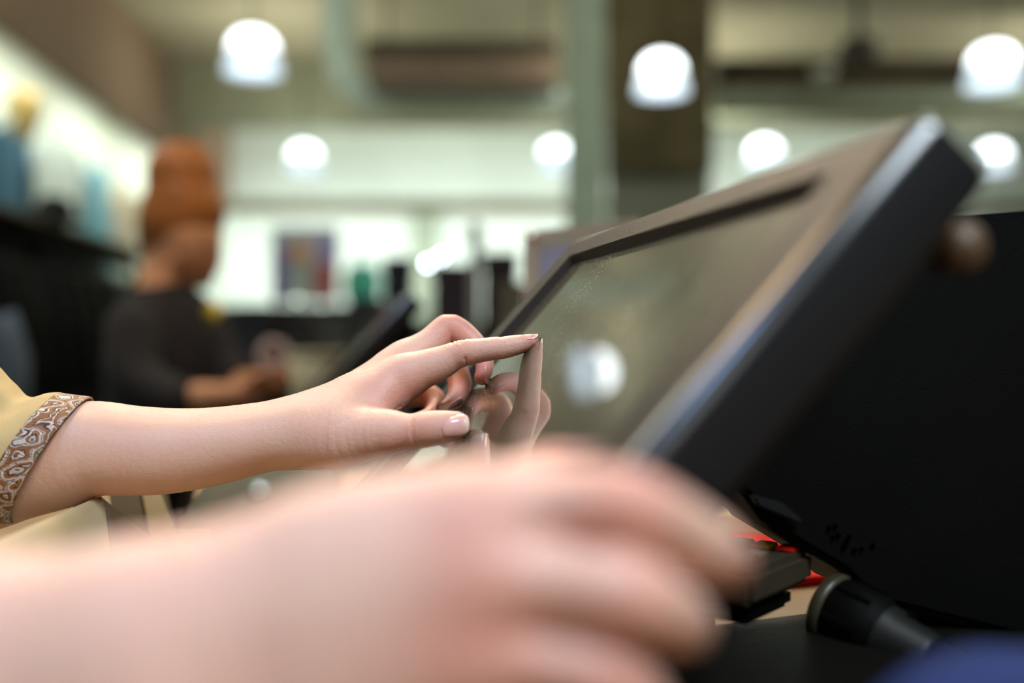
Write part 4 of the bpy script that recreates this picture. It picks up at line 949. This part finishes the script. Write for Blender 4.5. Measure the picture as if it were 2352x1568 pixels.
gl = ['black box behind the woman\'s hands', 'dark brown box right of the woman\'s sleeve', 'grey box beneath the teal bag', 'olive box left of the second touchscreen', 'tall black case under the teal bag\'s right side',
      'maroon-brown box behind the overlapping spotlights', 'dark brown handbag-sized box left of the clear sign', 'narrow cream stand left of the dark brown box', 'ochre box low beside the clear sign']
zt3 = 1.10
o3 = empty('display_table', (-.3, 3.35, 0), 'long dark display table carrying boxes, behind the second counter', 'table')
MB().box((-1.0, 2.95, zt3-.04), (.5, 3.85, zt3)).obj('table_top', DK2, o3, bevel=.006)
for x in (-.92, .40):
    for y in (3.02, 3.76): MB().box((x, y, 0), (x+.06, y+.06, zt3-.04)).obj('leg', BLK, o3)
for (x, y, d, w_, h_, c), lb in zip(goods, gl):
    a = P(x, y, d); hh = max(.05, a.z+h_/2-zt3)
    ob = empty('merchandise_box', (a.x, d, zt3), lb, 'box', 'goods on the display table')
    MB().box((a.x-w_/2, d-.05, zt3+.001), (a.x+w_/2, d+.05, zt3+hh*.8)).obj('carton', mat('good_%d' % x, c, .6, var=.1), ob, bevel=.008)
    MB().box((a.x-w_/2-.003, d-.053, zt3+hh*.8), (a.x+w_/2+.003, d+.053, zt3+hh)).obj('lid', mat('good_%d' % x, c), ob, bevel=.006)
# clear sign behind the till
sg = empty('counter_sign', P(1300, 784, .98), 'pale acrylic sign with a corner screw, rising behind the touchscreen', 'sign')
q = [P(1204, 532, .98), P(1470, 500, 1.04), P(1470, 900, 1.04), P(1204, 900, .98)]
q[2].z = CZ-.0; q[3].z = CZ; q[2].z = CZ
ACR = mat('frosted_acrylic', (226, 212, 186), .3, spec=.5, var=.02)
MB().prism(q, (0, 0, 0), (0, .006, 0)).obj('panel', ACR, sg, bevel=.001)
MB().lathe([(0, -.004), (.0035, -.0035), (.0045, 0)], P(1226, 545, .982), (0, 1, 0), 20).obj('screw', mat('chrome', (230, 232, 235), .12, metal=1), sg, smooth=True)
qq = [P(1240, 572, .984), P(1330, 562, 1.0), P(1330, 690, 1.0), P(1240, 690, .984)]
MB().prism(qq, (0, -.0022, 0), (0, -.0008, 0)).obj('printed_sheet', mat('sheet_blue', (188, 190, 214), .6, var=.03), sg)
MB().box((.005, .955, CZ+.0005), (.19, 1.06, CZ+.006)).obj('foot', ACR, sg, bevel=.001)
# ------------------------------------------------------------------ the woman working at the second counter
def build_woman():
    D = 2.2
    def s3(px, py, rx, ry_ratio=1.0, d=D, n=(0, -1, 0)): return st(px, py, d, rx, ry_ratio, n)
    root = empty('person', V3(P(395, 0, D).x, D, 0), 'woman with a high ginger bun and dark top, looking down at her hands', 'person')
    F = Field((-1.12, 1.80, .0), (-.38, 2.48, 1.80), .008)
    Z = N3(0, 0, 1)
    # skull, face, jaw (turned to the right and bowed)
    F.add([s3(418, 515, 78, 1.0), s3(432, 545, 78, .95), s3(446, 588, 60, .95), s3(456, 622, 36, 1.0)], .025)
    F.add([s3(480, 560, 20), s3(497, 592, 13), s3(499, 602, 13)], .008)      # brow to nose
    F.add([s3(486, 624, 14, 1.3, D-.01)], .010); F.add([s3(468, 643, 20, 1.2)], .012)
    F.add([s3(398, 590, 14, .8, D-.075), s3(400, 610, 10, .8, D-.072)], .006)   # ear
    F.add([s3(392, 590, 52), s3(375, 650, 56), s3(370, 700, 66)], .02)
    F.add([s3(375, 760, 115, .75), s3(375, 850, 118, .8), s3(372, 960, 105, .8), s3(372, 1080, 125, .85)], .03)
    arms = [([s3(300, 765, 46, 1, D-.12), s3(320, 860, 40, 1, D-.17), s3(400, 915, 36, 1, D-.22)], [s3(400, 915, 34, 1, D-.22), s3(470, 908, 30, .9, D-.24), s3(545, 902, 24, .8, D-.24)]),
            ([s3(470, 765, 46, 1, D+.06), s3(520, 850, 40, 1, D+.02), s3(545, 885, 34, 1, D-.05)], [s3(545, 885, 32, 1, D-.05), s3(580, 878, 28, .9, D-.12), s3(610, 870, 24, .8, D-.17)])]
    for up, lo_ in arms: F.add(up, .02); F.add(lo_, .012)
    # hands with fingers, meeting over the counter
    F.add([s3(545, 902, 24, .7, D-.24), s3(585, 892, 30, .6, D-.24)], .01)
    F.add([s3(610, 868, 22, .7, D-.17), s3(635, 862, 26, .7, D-.18)], .01)
    for i in range(4):
        F.add([s3(590, 880+i*9, 9, 1, D-.25+.01*i), s3(620, 876+i*9, 8.5, 1, D-.255+.01*i), s3(642, 884+i*9, 8, 1, D-.25+.01*i)], .004)
        F.add([s3(640, 850+i*8, 9, 1, D-.19+.01*i), s3(662, 856+i*8, 8, 1, D-.20+.01*i), s3(668, 870+i*8, 7.5, 1, D-.21+.01*i)], .004)
    F.add([s3(570, 878, 10, 1, D-.26), s3(600, 862, 9.5, 1, D-.27), s3(618, 858, 8, 1, D-.265)], .005)
    F.add([s3(625, 845, 10, 1, D-.19), s3(632, 828, 9, 1, D-.2)], .005)
    for s in (-1, 1):
        x = P(372, 0, D).x+s*.08
        F.add([(V3(x, D+.02, .86), .08, .08, Z), (V3(x, D+.02, .48), .055, .06, Z), (V3(x, D+.03, .1), .036, .04, Z), (V3(x, D+.03, .045), .034, .04, Z)], .02)
        F.add([(V3(x, D+.04, .035), .034, .034, Z), (V3(x+.05, D-.10, .026), .036, .022, Z)], .015)
    v, f = F.mesh(2); me, V = mesh_from('body', [(v, f)])
    paint_flush(me, V, [(P(490, 598, D), .03, .5), (P(475, 620, D), .04, .5), (P(600, 890, D-.25), .05, .4)])
    body = link('body', me, SKIN2, root, True)
    # dark brown eye lids, lips
    MB().tube([P(462, 566, D-.078), P(474, 570, D-.07), P(482, 566, D-.055)], [.003, .005, .002], 8).obj('eyelid', mat('lid_brown', (92, 52, 40), .6), body, smooth=True)
    MB().tube([P(458, 545, D-.08), P(472, 540, D-.075), P(484, 546, D-.055)], [.003, .005, .002], 8).obj('eyebrow', mat('ginger_hair', (156, 92, 36), .55, spec=.3, var=.12, vscale=40, bump=.6, bscale=160), body, smooth=True)
    MB().tube([P(472, 622, D-.045), P(484, 620, D-.03), P(490, 622, D-.01)], [.004, .006, .003], 8).obj('lips', mat('lips_dark', (150, 66, 54), .4), body, smooth=True)
    H = Field((-.96, 1.95, 1.30), (-.50, 2.46, 1.76), .006)
    H.add([s3(418, 478, 84, 1.0), s3(412, 505, 92, 1.0, D+.008), s3(400, 540, 80, 1.0, D+.022)], .02)
    H.add([s3(440, 485, 74, 1.0), s3(470, 500, 44, 1.1)], .02)
    H.add([s3(396, 560, 60, 1.05, D+.035), s3(388, 590, 40, 1.0, D+.045)], .02)
    H.add([s3(421, 450, 80), s3(420, 425, 76), s3(418, 404, 80, 1.0), s3(421, 394, 68, 1.0)], .016)
    hv, hf = H.mesh(2); me, _ = mesh_from('hair', [(hv, hf)])
    hm = mat('ginger_hair', (172, 106, 44)); link('hair', me, hm, root, True)
    S = Field((-1.14, 1.78, .80), (-.42, 2.50, 1.42), .008)
    S.add([s3(378, 690, 66, 1.0), s3(378, 740, 118, .8), s3(378, 830, 135, .85), s3(374, 940, 124, .88), s3(374, 1060, 140, .92)], .03)
    S.add([s3(300, 760, 60, 1, D-.12), s3(320, 860, 54, 1, D-.17), s3(398, 914, 48, 1, D-.218), s3(432, 912, 40, 1, D-.228)], .03)
    S.add([s3(455, 750, 60, 1, D+.05), s3(515, 845, 52, 1, D+.02), s3(545, 880, 44, 1, D-.05)], .03)
    sv, sf_ = S.mesh(2); me, _ = mesh_from('dark_top', [(sv, sf_)]); tp = link('dark_top', me, mat('dark_knit', (26, 18, 14), .9, var=.12, vscale=20, bump=.3, bscale=300), root, True)
    MB().lathe([(0, -.006), (.020, -.005), (.023, 0), (0, .002)], P(489, 716, D-.10), (-.35, -1, .2), 20).obj('badge', mat('yellow_badge', (196, 168, 50), .4), tp, smooth=True)
    T_ = Field((-1.08, 1.95, .04), (-.48, 2.48, .96), .010)
    xx = P(372, 0, D).x
    T_.add([(V3(xx, D+.01, .92), .145, .115, N3(0, -1, 0)), (V3(xx, D+.02, .84), .17, .125, N3(0, -1, 0))], .03)
    for s in (-1, 1): T_.add([(V3(xx+s*.08, D+.02, .86), .10, .105, Z), (V3(xx+s*.08, D+.02, .48), .075, .08, Z), (V3(xx+s*.08, D+.03, .10), .068, .07, Z)], .03)
    tv, tf = T_.mesh(2); me, _ = mesh_from('trousers', [(tv, tf)]); link('trousers', me, mat('dark_cloth', (44, 42, 46)), root, True)
build_woman()
